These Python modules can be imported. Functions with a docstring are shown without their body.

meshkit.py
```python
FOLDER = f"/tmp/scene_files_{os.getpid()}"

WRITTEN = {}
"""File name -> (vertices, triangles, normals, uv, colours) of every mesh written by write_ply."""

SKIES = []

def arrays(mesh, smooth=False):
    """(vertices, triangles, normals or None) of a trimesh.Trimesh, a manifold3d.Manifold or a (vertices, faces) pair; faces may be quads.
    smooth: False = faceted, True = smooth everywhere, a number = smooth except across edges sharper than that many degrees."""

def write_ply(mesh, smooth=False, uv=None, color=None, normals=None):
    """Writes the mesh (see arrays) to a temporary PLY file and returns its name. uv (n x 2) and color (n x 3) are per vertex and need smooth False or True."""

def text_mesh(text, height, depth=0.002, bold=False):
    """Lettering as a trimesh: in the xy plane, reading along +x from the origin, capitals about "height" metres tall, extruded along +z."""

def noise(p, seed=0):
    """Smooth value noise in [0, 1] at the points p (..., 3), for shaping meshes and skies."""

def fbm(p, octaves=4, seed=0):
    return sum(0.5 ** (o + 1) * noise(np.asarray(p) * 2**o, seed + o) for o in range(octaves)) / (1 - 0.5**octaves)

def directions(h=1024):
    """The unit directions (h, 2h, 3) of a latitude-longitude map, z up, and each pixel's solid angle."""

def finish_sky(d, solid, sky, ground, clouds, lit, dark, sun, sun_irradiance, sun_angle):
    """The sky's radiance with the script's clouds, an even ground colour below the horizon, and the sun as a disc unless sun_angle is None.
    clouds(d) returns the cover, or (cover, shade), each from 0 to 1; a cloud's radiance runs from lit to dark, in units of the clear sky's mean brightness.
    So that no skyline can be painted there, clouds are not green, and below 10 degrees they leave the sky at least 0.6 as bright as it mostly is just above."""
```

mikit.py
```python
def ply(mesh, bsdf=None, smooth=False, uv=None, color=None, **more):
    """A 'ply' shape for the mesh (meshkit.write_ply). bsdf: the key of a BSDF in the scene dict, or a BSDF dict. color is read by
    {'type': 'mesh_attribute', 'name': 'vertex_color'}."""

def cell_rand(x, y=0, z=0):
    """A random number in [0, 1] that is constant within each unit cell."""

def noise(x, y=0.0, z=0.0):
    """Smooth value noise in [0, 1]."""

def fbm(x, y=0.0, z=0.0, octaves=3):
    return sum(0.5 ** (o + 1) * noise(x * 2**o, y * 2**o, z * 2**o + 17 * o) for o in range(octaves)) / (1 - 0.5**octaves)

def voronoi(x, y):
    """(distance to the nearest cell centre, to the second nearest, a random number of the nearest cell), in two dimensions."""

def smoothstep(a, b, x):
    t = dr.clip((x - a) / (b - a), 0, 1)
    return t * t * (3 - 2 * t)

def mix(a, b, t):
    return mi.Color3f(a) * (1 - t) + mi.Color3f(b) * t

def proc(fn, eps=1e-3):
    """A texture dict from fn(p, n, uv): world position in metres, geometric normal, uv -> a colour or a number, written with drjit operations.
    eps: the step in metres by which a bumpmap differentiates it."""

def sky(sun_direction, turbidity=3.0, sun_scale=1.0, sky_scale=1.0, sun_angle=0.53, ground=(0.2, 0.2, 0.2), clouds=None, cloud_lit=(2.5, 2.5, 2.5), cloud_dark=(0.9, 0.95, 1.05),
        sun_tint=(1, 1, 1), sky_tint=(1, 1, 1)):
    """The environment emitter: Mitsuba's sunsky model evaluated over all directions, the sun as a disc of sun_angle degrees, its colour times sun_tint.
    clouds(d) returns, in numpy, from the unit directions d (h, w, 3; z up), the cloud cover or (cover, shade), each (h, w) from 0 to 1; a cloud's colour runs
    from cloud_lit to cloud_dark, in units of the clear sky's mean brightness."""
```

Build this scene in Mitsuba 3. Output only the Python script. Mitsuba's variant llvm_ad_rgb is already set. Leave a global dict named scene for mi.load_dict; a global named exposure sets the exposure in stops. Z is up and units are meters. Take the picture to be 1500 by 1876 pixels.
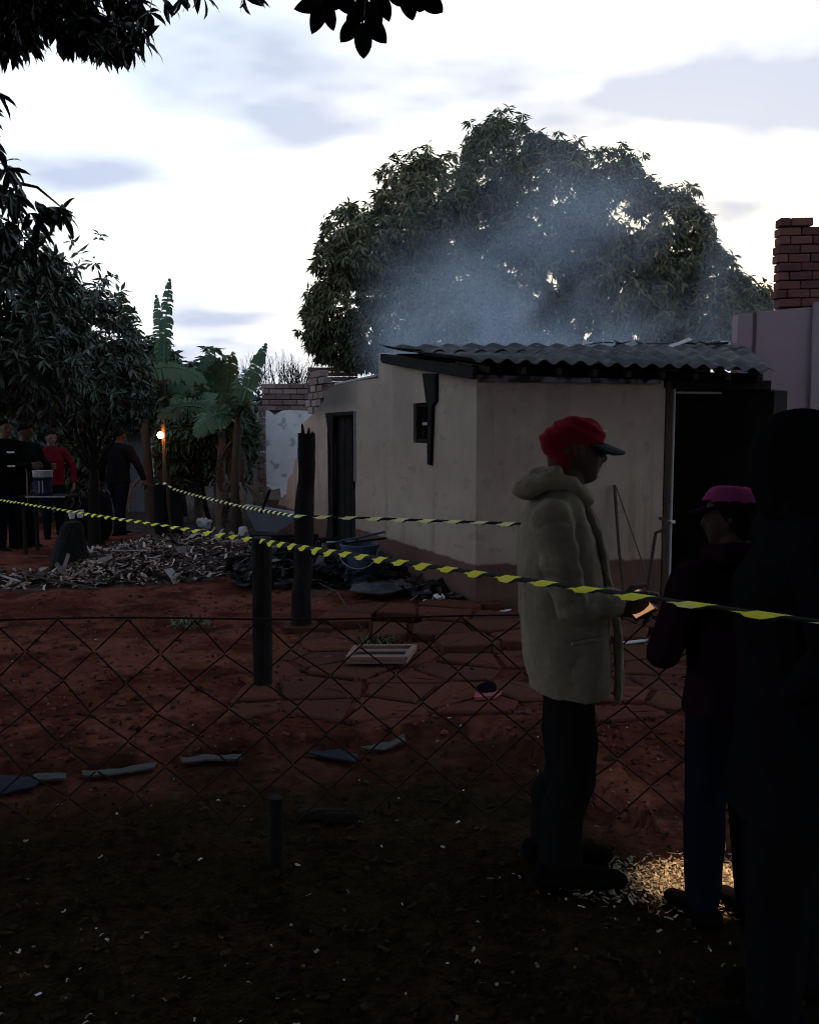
import math, random
import numpy as np, trimesh, drjit as dr, mitsuba as mi
import manifold3d as m3
import mikit, meshkit
from shapely.geometry import Polygon, LineString, box as sbox
from scipy.spatial import Voronoi

T = mi.ScalarTransform4f
PI = math.pi
rng = np.random.default_rng(7)
random.seed(7)
scene, labels = {}, {}

# ------------------------------------------------------------------ camera, sky, exposure
FPX, CX, CY = 1608.0, 750.0, 938.0           # focal length and centre of the 1500 x 1876 photograph
PITCH = math.radians(5.25)
EYE = np.array([0.0, 0.0, 1.6])
FWD = np.array([0, math.cos(PITCH), -math.sin(PITCH)])
UPV = np.array([0, math.sin(PITCH), math.cos(PITCH)])
scene['camera'] = {'type': 'perspective', 'fov': math.degrees(2 * math.atan(750 / FPX)), 'fov_axis': 'x', 'near_clip': 0.05, 'far_clip': 3000.0,
                   'to_world': T().look_at(origin=EYE.tolist(), target=(EYE + FWD).tolist(), up=UPV.tolist())}
exposure = 4.62

def cloud_cover(d):
    """An overcast evening sky: pale cloud, with thinner and greyer streaks drawn out towards the horizon."""
    z = np.maximum(d[..., 2], 0.02)
    q = np.stack([-d[..., 0] / (z + 0.16) * 1.2 + 1.7, d[..., 1] / (z + 0.16) * 1.9 + 1.19, z * 0 + 3.3], -1)
    n = meshkit.fbm(q * 1.5, 5, 11)
    m = meshkit.fbm(np.stack([-d[..., 0] * 3.2, d[..., 2] * 26, z * 0 + 3.7], -1), 4, 5)
    low = np.clip((0.17 - d[..., 2]) / 0.13, 0, 1)
    shade = np.clip((n - 0.49) * 4.2, 0, 1) + low * np.clip((m - 0.40) * 3.5, 0, 1)
    cover = 1 - np.exp(-0.30 / (z + 0.03))             # a broken layer: seen edge on towards the horizon it closes up
    cover = cover + (1 - cover) * np.clip(shade, 0, 1) * 0.8
    return cover, np.clip(shade, 0, 1)

scene['sky'] = mikit.sky([0.25, 1.0, 0.07], turbidity=4, sun_scale=0.0, sky_scale=1.0, ground=(0.05, 0.035, 0.03), clouds=cloud_cover,
                         cloud_lit=(1.30, 1.42, 1.58), cloud_dark=(0.74, 0.84, 1.12), sky_tint=(0.80, 1.0, 1.22))

# ------------------------------------------------------------------ helpers
def ray(px, py):
    d = FWD + np.array([1.0, 0, 0]) * (px - CX) / FPX + UPV * (CY - py) / FPX
    return d
def P(px, py, y):
    """the point at distance y along the view axis' ground direction, seen in the photograph at (px, py)"""
    d = ray(px, py)
    return EYE + d * (y / d[1])
def G(px, py, z=0.0):
    d = ray(px, py)
    return EYE + d * ((z - EYE[2]) / d[2])

used = {}
def numbered(name):
    n = used.get(name)
    used[name] = 0 if n is None else n + 1
    return name if n is None else f'{name}_{n + 1:03d}'
def thing(name, label, cat, group=None):
    k = numbered(name)
    labels[k] = {'label': label, 'category': cat}
    if group: labels[k]['group'] = group
    return k
def add(name, mesh, bsdf, parent=None, smooth=False, color=None, label=None, kind=None, **more):
    k = numbered(f'{parent}__{name}' if parent else name)
    scene[k] = mikit.ply(mesh, bsdf, smooth=smooth, color=color, **more)
    if label or kind:
        labels[k] = {}
        if label: labels[k]['label'] = label
        if kind: labels[k]['kind'] = kind
    return k
def single(name, mesh, bsdf, label, cat, group=None, smooth=False, color=None):
    k = numbered(name)
    scene[k] = mikit.ply(mesh, bsdf, smooth=smooth, color=color)
    labels[k] = {'label': label, 'category': cat}
    if group: labels[k]['group'] = group
    return k
cat = trimesh.util.concatenate

def rot(axis, a):
    return trimesh.transformations.rotation_matrix(a, axis)[:3, :3]
def frame(o, ex, ey, ez):
    m = np.eye(4); m[:3, 0], m[:3, 1], m[:3, 2], m[:3, 3] = ex, ey, ez, o
    return m
def rbox(sx, sy, sz, ch=0.004):
    """a box with chamfered edges, centred"""
    ch = min(ch, 0.45 * min(sx, sy, sz))
    pts = []
    for x in (-1, 1):
        for y in (-1, 1):
            for z in (-1, 1):
                pts += [[x * (sx / 2 - ch), y * (sy / 2 - ch), z * sz / 2], [x * (sx / 2 - ch), y * sy / 2, z * (sz / 2 - ch)], [x * sx / 2, y * (sy / 2 - ch), z * (sz / 2 - ch)]]
    return trimesh.convex.convex_hull(np.array(pts))
def moved(m, M):
    m = m.copy(); m.apply_transform(M); return m
def beam(a, b, w, h, ch=0.006, up=(0, 0, 1)):
    """a squared timber from a to b, w wide and h high"""
    a, b = np.asarray(a, float), np.asarray(b, float)
    z = b - a; L = np.linalg.norm(z); z /= L
    x = np.cross(up, z)
    if np.linalg.norm(x) < 1e-3: x = np.cross([0, 1, 0], z)
    x /= np.linalg.norm(x); y = np.cross(z, x)
    return moved(rbox(w, h, L, ch), frame((a + b) / 2, x, y, z))
def tube(pts, r, n=8, rs=None, cap=True):
    """a round tube along a polyline; r a number, or one radius per point"""
    pts = np.asarray(pts, float); k = len(pts)
    r = np.broadcast_to(r, k)
    t = np.gradient(pts, axis=0); t /= np.linalg.norm(t, axis=1, keepdims=True) + 1e-12
    ref = np.array([0, 0, 1.0]) if abs(t[0][2]) < 0.9 else np.array([1.0, 0, 0])
    V = []
    for i in range(k):
        x = np.cross(ref, t[i]); x /= np.linalg.norm(x) + 1e-12
        y = np.cross(t[i], x); ref = np.cross(t[i], x) if False else ref
        a = np.arange(n) * 2 * PI / n
        V.append(pts[i] + r[i] * (np.cos(a)[:, None] * x + np.sin(a)[:, None] * y))
    V = np.vstack(V); F = []
    for i in range(k - 1):
        for j in range(n):
            p, q = i * n + j, i * n + (j + 1) % n
            F += [[p, q, q + n], [p, q + n, p + n]]
    if cap:
        V = np.vstack([V, pts[0], pts[-1]])
        for j in range(n):
            F += [[k * n, (j + 1) % n, j], [k * n + 1, (k - 1) * n + j, (k - 1) * n + (j + 1) % n]]
    return trimesh.Trimesh(V, F, process=False)
def rough(m, amp, freq, seed=0, axis_stretch=(1, 1, 1)):
    m = m.copy(); v = np.array(m.vertices)
    s = np.array(axis_stretch) * freq
    o = np.stack([meshkit.fbm(v * s + 13.1 * i, 3, seed + 7 * i) - 0.5 for i in range(3)], -1)
    m.vertices = v + amp * 2 * o
    return m
def log(a, b, r0, r1, amp, seed, n=14, k=26):
    """a rough round post"""
    a, b = np.asarray(a, float), np.asarray(b, float)
    t = np.linspace(0, 1, k)[:, None]
    m = tube(a + (b - a) * t, (r0 + (r1 - r0) * t[:, 0]), n)
    return rough(m, amp, 9.0, seed, (1, 1, 0.35))

# ------------------------------------------------------------------ materials
def rgb(c): return {'type': 'rgb', 'value': list(map(float, c))}
def mat(name, color, roughness=0.85, spec=0.3, **kw):
    col = rgb(color) if isinstance(color, (tuple, list)) else color
    scene[name] = {'type': 'twosided', 'bsdf': {'type': 'principled', 'base_color': col, 'roughness': roughness, 'specular': spec, **kw}}
    return name
def mattex(name, fn, roughness=0.9, spec=0.25, bump=None, bscale=1.0, eps=2e-3):
    b = {'type': 'principled', 'base_color': mikit.proc(fn), 'roughness': roughness, 'specular': spec}
    if bump is not None:
        b = {'type': 'bumpmap', 'tex': mikit.proc(bump, eps), 'scale': bscale, 'b': b}
    scene[name] = {'type': 'twosided', 'bsdf': b}
    return name
def matte(name, color):
    scene[name] = {'type': 'twosided', 'bsdf': {'type': 'diffuse', 'reflectance': rgb(color) if isinstance(color, (tuple, list)) else color}}
    return name
VC = {'type': 'mesh_attribute', 'name': 'vertex_color'}
N, FB, MIX, SS = mikit.noise, mikit.fbm, mikit.mix, mikit.smoothstep

# edge between the bare red yard and the littered soil, its colour also darkened for the tree's shade (ground points, left to right)
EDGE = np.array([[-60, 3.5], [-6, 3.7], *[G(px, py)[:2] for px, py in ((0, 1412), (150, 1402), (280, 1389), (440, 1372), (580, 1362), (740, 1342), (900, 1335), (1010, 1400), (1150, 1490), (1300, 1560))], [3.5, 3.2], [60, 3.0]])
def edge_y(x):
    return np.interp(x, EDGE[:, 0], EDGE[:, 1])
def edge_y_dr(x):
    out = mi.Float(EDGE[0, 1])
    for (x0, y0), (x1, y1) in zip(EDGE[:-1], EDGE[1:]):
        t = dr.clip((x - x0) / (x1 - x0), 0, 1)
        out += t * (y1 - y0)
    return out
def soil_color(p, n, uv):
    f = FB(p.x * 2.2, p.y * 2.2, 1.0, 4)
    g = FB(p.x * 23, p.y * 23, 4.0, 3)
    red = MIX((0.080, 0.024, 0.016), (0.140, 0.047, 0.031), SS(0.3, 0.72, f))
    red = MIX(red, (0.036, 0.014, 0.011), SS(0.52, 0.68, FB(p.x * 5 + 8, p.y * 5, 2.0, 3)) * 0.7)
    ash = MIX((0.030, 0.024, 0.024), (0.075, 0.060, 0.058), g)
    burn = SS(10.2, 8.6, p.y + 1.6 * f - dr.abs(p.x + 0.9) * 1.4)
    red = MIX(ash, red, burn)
    dark = MIX((0.0125, 0.0078, 0.0056), (0.028, 0.0175, 0.0115), FB(p.x * 6, p.y * 6, 2.0, 4))  # littered soil with the shade under the tree mixed into its colour
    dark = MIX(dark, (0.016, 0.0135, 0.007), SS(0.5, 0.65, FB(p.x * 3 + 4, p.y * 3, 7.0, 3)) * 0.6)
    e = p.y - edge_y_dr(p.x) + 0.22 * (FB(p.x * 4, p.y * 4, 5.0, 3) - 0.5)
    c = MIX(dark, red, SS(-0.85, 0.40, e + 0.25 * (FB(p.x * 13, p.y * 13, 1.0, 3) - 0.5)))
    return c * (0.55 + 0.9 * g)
def soil_bump(p, n, uv):
    return 0.020 * FB(p.x * 24, p.y * 24, 2.0, 4) + 0.007 * N(p.x * 95, p.y * 95)
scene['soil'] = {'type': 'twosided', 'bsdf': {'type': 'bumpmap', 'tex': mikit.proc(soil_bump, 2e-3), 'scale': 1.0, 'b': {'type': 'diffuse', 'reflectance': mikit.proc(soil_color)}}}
def plaster_color(p, n, uv):
    f = FB(p.x * 1.6 + p.y, p.z * 1.6, 3.0, 4)
    g = FB(p.x * 9 + p.y * 5, p.y * 7, p.z * 5, 3)
    c = MIX((0.325, 0.245, 0.198), (0.395, 0.312, 0.260), f)
    run = FB(p.x * 11 + p.y * 11, p.z * 0.7, 9.0, 3)
    c = MIX(c, (0.20, 0.145, 0.085), SS(0.55, 0.78, run) * SS(2.0, 0.6, p.z) * 0.45)
    c *= 0.86 + 0.28 * g
    # rain streaks from the eave, hairline cracks, chipped spots
    wet = FB(p.x * 6 + p.y * 6, p.z * 0.45, 2.0, 3)
    c *= 1 - 0.16 * SS(0.50, 0.72, wet) * SS(0.9, 2.0, p.z)
    ck = dr.abs(FB(p.x * 2.3 + p.y * 2.1, p.z * 2.6, 6.0, 4) - 0.5)
    c *= 1 - 0.22 * SS(0.005, 0.001, ck) * SS(0.5, 0.62, FB(p.x * 1.3 + p.y, p.z * 1.3, 21.0, 2))
    chip = SS(0.745, 0.775, FB(p.x * 7 + p.y * 8, p.z * 9, 12.0, 3))
    c = MIX(c, (0.17, 0.115, 0.095), chip * 0.25)
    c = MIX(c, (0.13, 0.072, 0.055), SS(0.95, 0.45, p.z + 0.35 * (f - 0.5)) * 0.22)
    band = p.z + 0.02 * N(p.x * 14, p.y * 14)
    paint = MIX((0.080, 0.040, 0.032), (0.125, 0.062, 0.050), g)
    c = MIX(paint, c, SS(0.425, 0.455, band))
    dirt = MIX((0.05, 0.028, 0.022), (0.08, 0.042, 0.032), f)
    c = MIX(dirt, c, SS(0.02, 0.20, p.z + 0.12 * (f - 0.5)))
    for sx_, sz_, w_ in ((0.775, 1.235, 0.030), (0.90, 1.245, 0.018), (0.955, 1.255, 0.022)):
        c = MIX(c, (0.36, 0.30, 0.28), SS(w_, w_ * .4, dr.sqrt(dr.square(p.x - sx_) + dr.square((p.z - sz_) * 1.6)) + .02 * (g - .5)) * .35)
    soot = SS(10.2, 11.0, p.y) * SS(1.72, 2.0, p.z + 0.25 * (f - 0.5))
    return MIX(c, (0.045, 0.045, 0.05), soot * 0.75)
def plaster_bump(p, n, uv):
    return 0.004 * FB(p.x * 17 + p.y * 9, p.y * 6, p.z * 15, 3)
mattex('plaster', plaster_color, 0.85, 0.3, plaster_bump)
def white_color(p, n, uv):
    f = FB(p.x * 1.9, p.z * 1.9, 5.0, 4)
    g = FB(p.x * 7, p.y * 3, p.z * 7, 3)
    c = MIX((0.66, 0.65, 0.67), (0.84, 0.80, 0.79), SS(0.25, 0.7, f))
    return MIX(c, (0.26, 0.245, 0.245), SS(0.64, 0.74, g) * 0.6)
mattex('whitewash', white_color, 0.9, 0.2, plaster_bump)
def mauve_color(p, n, uv):
    f = FB(p.x * 1.3, p.y, p.z * 1.3, 4)
    c = MIX((0.23, 0.158, 0.172), (0.29, 0.208, 0.226), f)
    # a rust run below the brick pier
    x0 = 4.012
    r = SS(0.035, 0.012, dr.abs(p.x - x0 + 0.02 * N(p.z * 9, 1.0))) * SS(2.35, 2.52, p.z + 0.06 * N(p.x * 60, 3.0)) * SS(4.3, 4.29, p.x)
    return MIX(c, (0.035, 0.022, 0.022), r * 0.85)
mattex('mauve_plaster', mauve_color, 0.85, 0.3, plaster_bump)
def cement_color(p, n, uv):
    f = FB(p.x * 2.1, p.y * 2.1, 3.0, 4)
    g = FB(p.x * 16, p.y * 5, p.z * 9, 3)
    c = MIX((0.024, 0.024, 0.027), (0.062, 0.058, 0.061), SS(0.28, 0.7, f))
    c = MIX(c, (0.15, 0.12, 0.12), SS(0.6, 0.72, g) * 0.5)
    return MIX(c, (0.025, 0.025, 0.027), SS(0.5, 0.66, FB(p.x * 4 + 3, p.y * 4, 8.0, 3)) * 0.75)
mattex('fibre_cement', cement_color, 0.9, 0.12)
def char_color(p, n, uv):
    f = FB(p.x * 18, p.y * 18, p.z * 4, 3)
    return MIX((0.005, 0.005, 0.006), (0.018, 0.016, 0.016), f)
def char_bump(p, n, uv):
    return 0.01 * FB(p.x * 30, p.y * 30, p.z * 7, 3)
mattex('char', char_color, 0.9, 0.12, char_bump)
def wood_color(p, n, uv):
    f = FB(p.x * 26, p.y * 26, p.z * 2.5, 3)
    return MIX((0.030, 0.019, 0.013), (0.085, 0.057, 0.040), f)
mattex('old_wood', wood_color, 0.85, 0.25)
matte('vertex_matte', VC)
mat('dark_bark', (0.014, 0.011, 0.009), 0.9, 0.1)
mat('vertex_gloss', VC, 0.45, 0.5)
scene['leaf'] = {'type': 'twosided', 'bsdf': {'type': 'principled', 'base_color': VC, 'roughness': 0.5, 'specular': 0.45}}
mat('wire', (0.022, 0.012, 0.010), 0.9, 0.1)
mat('pale_paint', (0.30, 0.29, 0.30), 0.7)
mat('rusty_iron', (0.045, 0.022, 0.018), 0.7, 0.4)
mat('dull_metal', (0.20, 0.24, 0.30), 0.45, 0.5, metallic=0.5)
mat('blue_plastic', (0.035, 0.06, 0.11), 0.6, 0.3)
mat('skin_dark', (0.055, 0.030, 0.022), 0.7, 0.2)
mat('skin', (0.14, 0.075, 0.058), 0.7, 0.2)
mat('white_bits', (0.55, 0.53, 0.52), 0.7)
matte('black_cloth', (0.007, 0.007, 0.009))
matte('navy_cloth', (0.006, 0.008, 0.015))
matte('dark_green_cloth', (0.006, 0.011, 0.010))
matte('dark_trouser', (0.009, 0.009, 0.010))
matte('denim', (0.006, 0.009, 0.018))
matte('red_cloth', (0.085, 0.008, 0.014))
matte('pink_cloth', (0.25, 0.036, 0.125))
matte('plum_cloth', (0.020, 0.006, 0.015))
matte('hair_black', (0.008, 0.007, 0.007))
matte('shoe', (0.005, 0.005, 0.006))
def fleece_color(p, n, uv):
    g = FB(p.x * 60, p.y * 60, p.z * 60, 3)
    f = FB(p.x * 7, p.y * 7, p.z * 5, 3)
    return MIX((0.150, 0.126, 0.094), (0.215, 0.184, 0.140), g) * (0.8 + 0.4 * f)
def fleece_bump(p, n, uv):
    return 0.0015 * FB(p.x * 120, p.y * 120, p.z * 120, 2) + 0.007 * FB(p.x * 14, p.y * 14, p.z * 4, 3)
mattex('fleece', fleece_color, 0.95, 0.15, fleece_bump)
def knit_color(p, n, uv):
    g = FB(p.x * 55, p.y * 55, p.z * 40, 2)
    return MIX((0.17, 0.005, 0.011), (0.30, 0.012, 0.025), g)
def knit_bump(p, n, uv):
    return 0.004 * dr.sin(p.z * 520) + 0.012 * FB(p.x * 30, p.y * 30, p.z * 30, 2)
mattex('red_knit', knit_color, 0.95, 0.15, knit_bump)

# ------------------------------------------------------------------ ground
def ground_z(x, y):
    p = np.stack([x, y, x * 0 + 0.5], -1)
    near = np.clip((90 - np.hypot(x, y)) / 60, 0, 1)
    z = 0.05 * (meshkit.fbm(p * 0.55, 3, 3) - 0.5) + 0.03 * (meshkit.fbm(p * 3.1, 3, 9) - 0.5) + 0.010 * (meshkit.noise(p * 14, 4) - 0.5)
    e = y - edge_y(x) + 0.16 * (meshkit.fbm(p * 4.5, 3, 8) - 0.5)
    step = np.clip((e + 0.03) / 0.06, 0, 1)
    return z * near + 0.055 * step * near * (x < 1.0) - 0.02
def spaced(a, b, d, far, n):
    core = np.arange(a, b + d, d)
    g = np.geomspace(d, far, n).cumsum()
    g = g[g < far * 1.4]
    return np.concatenate([(a - g)[::-1], core, b + g])
gx, gy = spaced(-4.5, 4.5, 0.035, 260, 60), spaced(0.9, 9.5, 0.035, 260, 60)
X, Y = np.meshgrid(gx, gy)
Z = ground_z(X, Y)
V = np.stack([X, Y, Z], -1).reshape(-1, 3)
nx, ny = len(gx), len(gy)
i = (np.arange(ny - 1)[:, None] * nx + np.arange(nx - 1)).ravel()
F = np.vstack([np.stack([i, i + 1, i + nx + 1], 1), np.stack([i, i + nx + 1, i + nx], 1)])
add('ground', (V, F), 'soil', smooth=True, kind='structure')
def gz(x, y): return float(ground_z(np.array([float(x)]), np.array([float(y)]))[0])
def on_ground(px, py, dz=0.0):
    p = G(px, py)
    z = gz(p[0], p[1]); p = G(px, py, z)
    p[2] = gz(p[0], p[1]) + dz
    return p

# flagstones of the yard by the house, parts of the ground
r2 = np.random.default_rng(21)
gxs, gys = np.meshgrid(np.arange(-2.6, 3.2, 0.42), np.arange(4.5, 8.4, 0.36))
seeds = np.stack([gxs, gys], -1).reshape(-1, 2) + r2.uniform(-0.14, 0.14, (gxs.size, 2))
vor = Voronoi(seeds)
yard = Polygon([G(px, py)[:2] for px, py in ((560, 1165), (640, 1120), (870, 1120), (1240, 1095), (1330, 1130), (1330, 1300), (1120, 1320), (930, 1318), (745, 1325), (540, 1345), (380, 1350), (440, 1270), (520, 1210))])
back_edge = LineString([G(px, py)[:2] for px, py in ((560, 1150), (700, 1186), (860, 1196), (1000, 1190), (1400, 1175))])
tones = [matte(f'flag_{k}', c) for k, c in enumerate(((0.095, 0.035, 0.026), (0.11, 0.042, 0.029), (0.083, 0.034, 0.028), (0.092, 0.040, 0.026)))]
def back_y(x):
    c = np.array(back_edge.coords); return np.interp(x, c[:, 0], c[:, 1])
for k, reg in enumerate(vor.point_region):
    idx = vor.regions[reg]
    if -1 in idx or len(idx) < 3: continue
    poly = Polygon(vor.vertices[idx])
    c = poly.centroid
    raised = c.y > back_y(c.x)
    poly = poly.intersection(yard)
    if poly.is_empty or poly.geom_type != 'Polygon': continue
    poly = poly.buffer(-0.035).buffer(0.018)
    if poly.is_empty or poly.geom_type != 'Polygon' or poly.area < 0.02: continue
    if r2.random() < 0.10: continue
    poly = poly.segmentize(0.07).simplify(0.0005); ring = np.array(poly.exterior.coords)[:-1]
    ring = ring + r2.normal(0, 0.0065, ring.shape)
    n = len(ring); cen = ring.mean(0)
    z0 = gz(c.x, c.y) + (0.045 if raised else -0.006)
    tilt = r2.uniform(-0.022, 0.022, 2)
    top = 0.022 + r2.uniform(-0.006, 0.010)
    inner = cen + (ring - cen) * (1 - 0.018 / np.maximum(np.linalg.norm(ring - cen, axis=1, keepdims=True), 0.05))
    mid = cen + (ring - cen) * 0.5
    def ht(q): return (q - cen) @ tilt
    v = np.vstack([np.c_[ring, np.full(n, -0.12)], np.c_[ring, ht(ring) + top - 0.010], np.c_[inner, ht(inner) + top], np.c_[mid, ht(mid) + top + r2.uniform(-0.004, 0.004, n)], [[*cen, top + 0.002]]])
    v[:, 2] += z0
    f = []
    for a in range(n):
        b = (a + 1) % n
        for s in (0, n, 2 * n):
            f += [[s + a, s + b, s + n + b], [s + a, s + n + b, s + n + a]]
        f.append([3 * n + a, 3 * n + b, 4 * n])
    add('flagstone', (v, np.array(f)), tones[int(r2.integers(4))], 'ground', smooth=25)

# ------------------------------------------------------------------ the burnt house
K = G(870, 1124)[:2]
AU, AV = math.radians(13), math.radians(22.7)
U = np.array([math.cos(AU), math.sin(AU)]); W = np.array([-math.sin(AV), math.cos(AV)])
NU = np.array([U[1], -U[0]])            # outward of the front wall
NW = np.array([-W[1], W[0]])            # outward of the gable wall (to the left)
def on_wall(o, d, px, py):
    q = ray(px, py)
    # o + d s = EYE + q t (in plan)
    A = np.array([[d[0], -q[0]], [d[1], -q[1]]])
    s, t = np.linalg.solve(A, EYE[:2] - o)
    return s, EYE[2] + q[2] * t
def gable(px, py): return on_wall(K, W, px, py)
def front(px, py): return on_wall(K, U, px, py)
def slab(poly, o, d, nin, th):
    """a wall: the polygon in (s, z) made th thick towards nin"""
    m = trimesh.creation.extrude_polygon(poly, th, engine='earcut')
    v = np.array(m.vertices)
    w = np.c_[o[0] + d[0] * v[:, 0] + nin[0] * v[:, 2], o[1] + d[1] * v[:, 0] + nin[1] * v[:, 2], v[:, 1]]
    m = trimesh.Trimesh(w, m.faces, process=False); m.fix_normals()
    return m
house = thing('burnt_house', 'low tan plastered house, partly burnt, with corrugated roof and open porch', 'house')
s_roof = gable(694, 650)[0]
top = [gable(870, 690), gable(694, 650), (s_roof + 0.01, gable(693, 690)[1])]
gp = [(0, -0.2), (0, top[0][1] + 0.03), (s_roof, top[1][1] + 0.02), (s_roof + 0.02, gable(693, 692)[1])]
gp += [gable(640, 700), gable(612, 707), gable(598, 714), gable(592, 735)]
gp += [gable(578, 752), gable(566, 765), gable(556, 775), gable(556, 800), gable(550, 812), gable(548, 835), gable(540, 842), gable(536, 868), gable(528, 876), gable(524, 905), gable(512, 915), gable(505, 938)]
gp += [(gable(500, 945)[0], -0.2)]
wall_poly = Polygon(gp).buffer(0)
wa, wb = gable(757, 739), gable(785, 812)
win = sbox(min(wa[0], wb[0]), wb[1], max(wa[0], wb[0]), wa[1])
da, db = gable(600, 756), gable(650, 757)
door = sbox(db[0], -0.3, da[0], da[1])
wall_poly = wall_poly.difference(win).difference(door)
s_door0, s_door1, z_door = db[0], da[0], da[1]
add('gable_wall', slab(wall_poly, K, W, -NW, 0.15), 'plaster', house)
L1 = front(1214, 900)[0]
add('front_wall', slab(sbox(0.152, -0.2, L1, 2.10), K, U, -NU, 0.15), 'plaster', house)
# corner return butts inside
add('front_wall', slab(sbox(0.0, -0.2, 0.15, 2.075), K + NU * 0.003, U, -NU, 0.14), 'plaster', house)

def wp(o, d, nrm, s, z, out=0.0):
    q = o + d * s + nrm * out
    return np.array([q[0], q[1], z])
g3 = lambda s, z, out=0.0: wp(K, W, NW, s, z, out)
f3 = lambda s, z, out=0.0: wp(K, U, NU, s, z, out)
# window
wf = add('window', cat([beam(g3(win.bounds[0] + .02, win.bounds[1], -.05), g3(win.bounds[0] + .02, win.bounds[3], -.05), .05, .04),
                        beam(g3(win.bounds[2] - .02, win.bounds[1], -.05), g3(win.bounds[2] - .02, win.bounds[3], -.05), .05, .04),
                        beam(g3(win.bounds[0] + .04, win.bounds[1] + .02, -.05), g3(win.bounds[2] - .04, win.bounds[1] + .02, -.05), .05, .04),
                        beam(g3(win.bounds[0] + .04, win.bounds[3] - .02, -.05), g3(win.bounds[2] - .04, win.bounds[3] - .02, -.05), .05, .04)]), 'char', house)
sm = (win.bounds[0] + win.bounds[2]) / 2
zm = (win.bounds[1] + win.bounds[3]) / 2
add('mullion', beam(g3(sm, win.bounds[1] + .04, -.05), g3(sm, win.bounds[3] - .04, -.05), .03, .03), 'char', wf)
add('glazing_bar', beam(g3(win.bounds[0] + .04, zm - .01, -.035), g3(sm + .01, zm - .01, -.035), .035, .03), 'pale_paint', wf, label='pale bar across the small dark window')
# charred strip hanging beside the window
cs = [gable(px, py) for px, py in ((779, 684), (803, 684), (803, 735), (797, 742), (795, 800), (793, 852), (788, 850), (788, 800), (790, 745), (786, 735))]
add('charred_strip', slab(Polygon(cs), K + NW * 0.035, W, -NW, 0.034), 'char', house, label='charred black strip hanging down beside the window')
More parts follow.
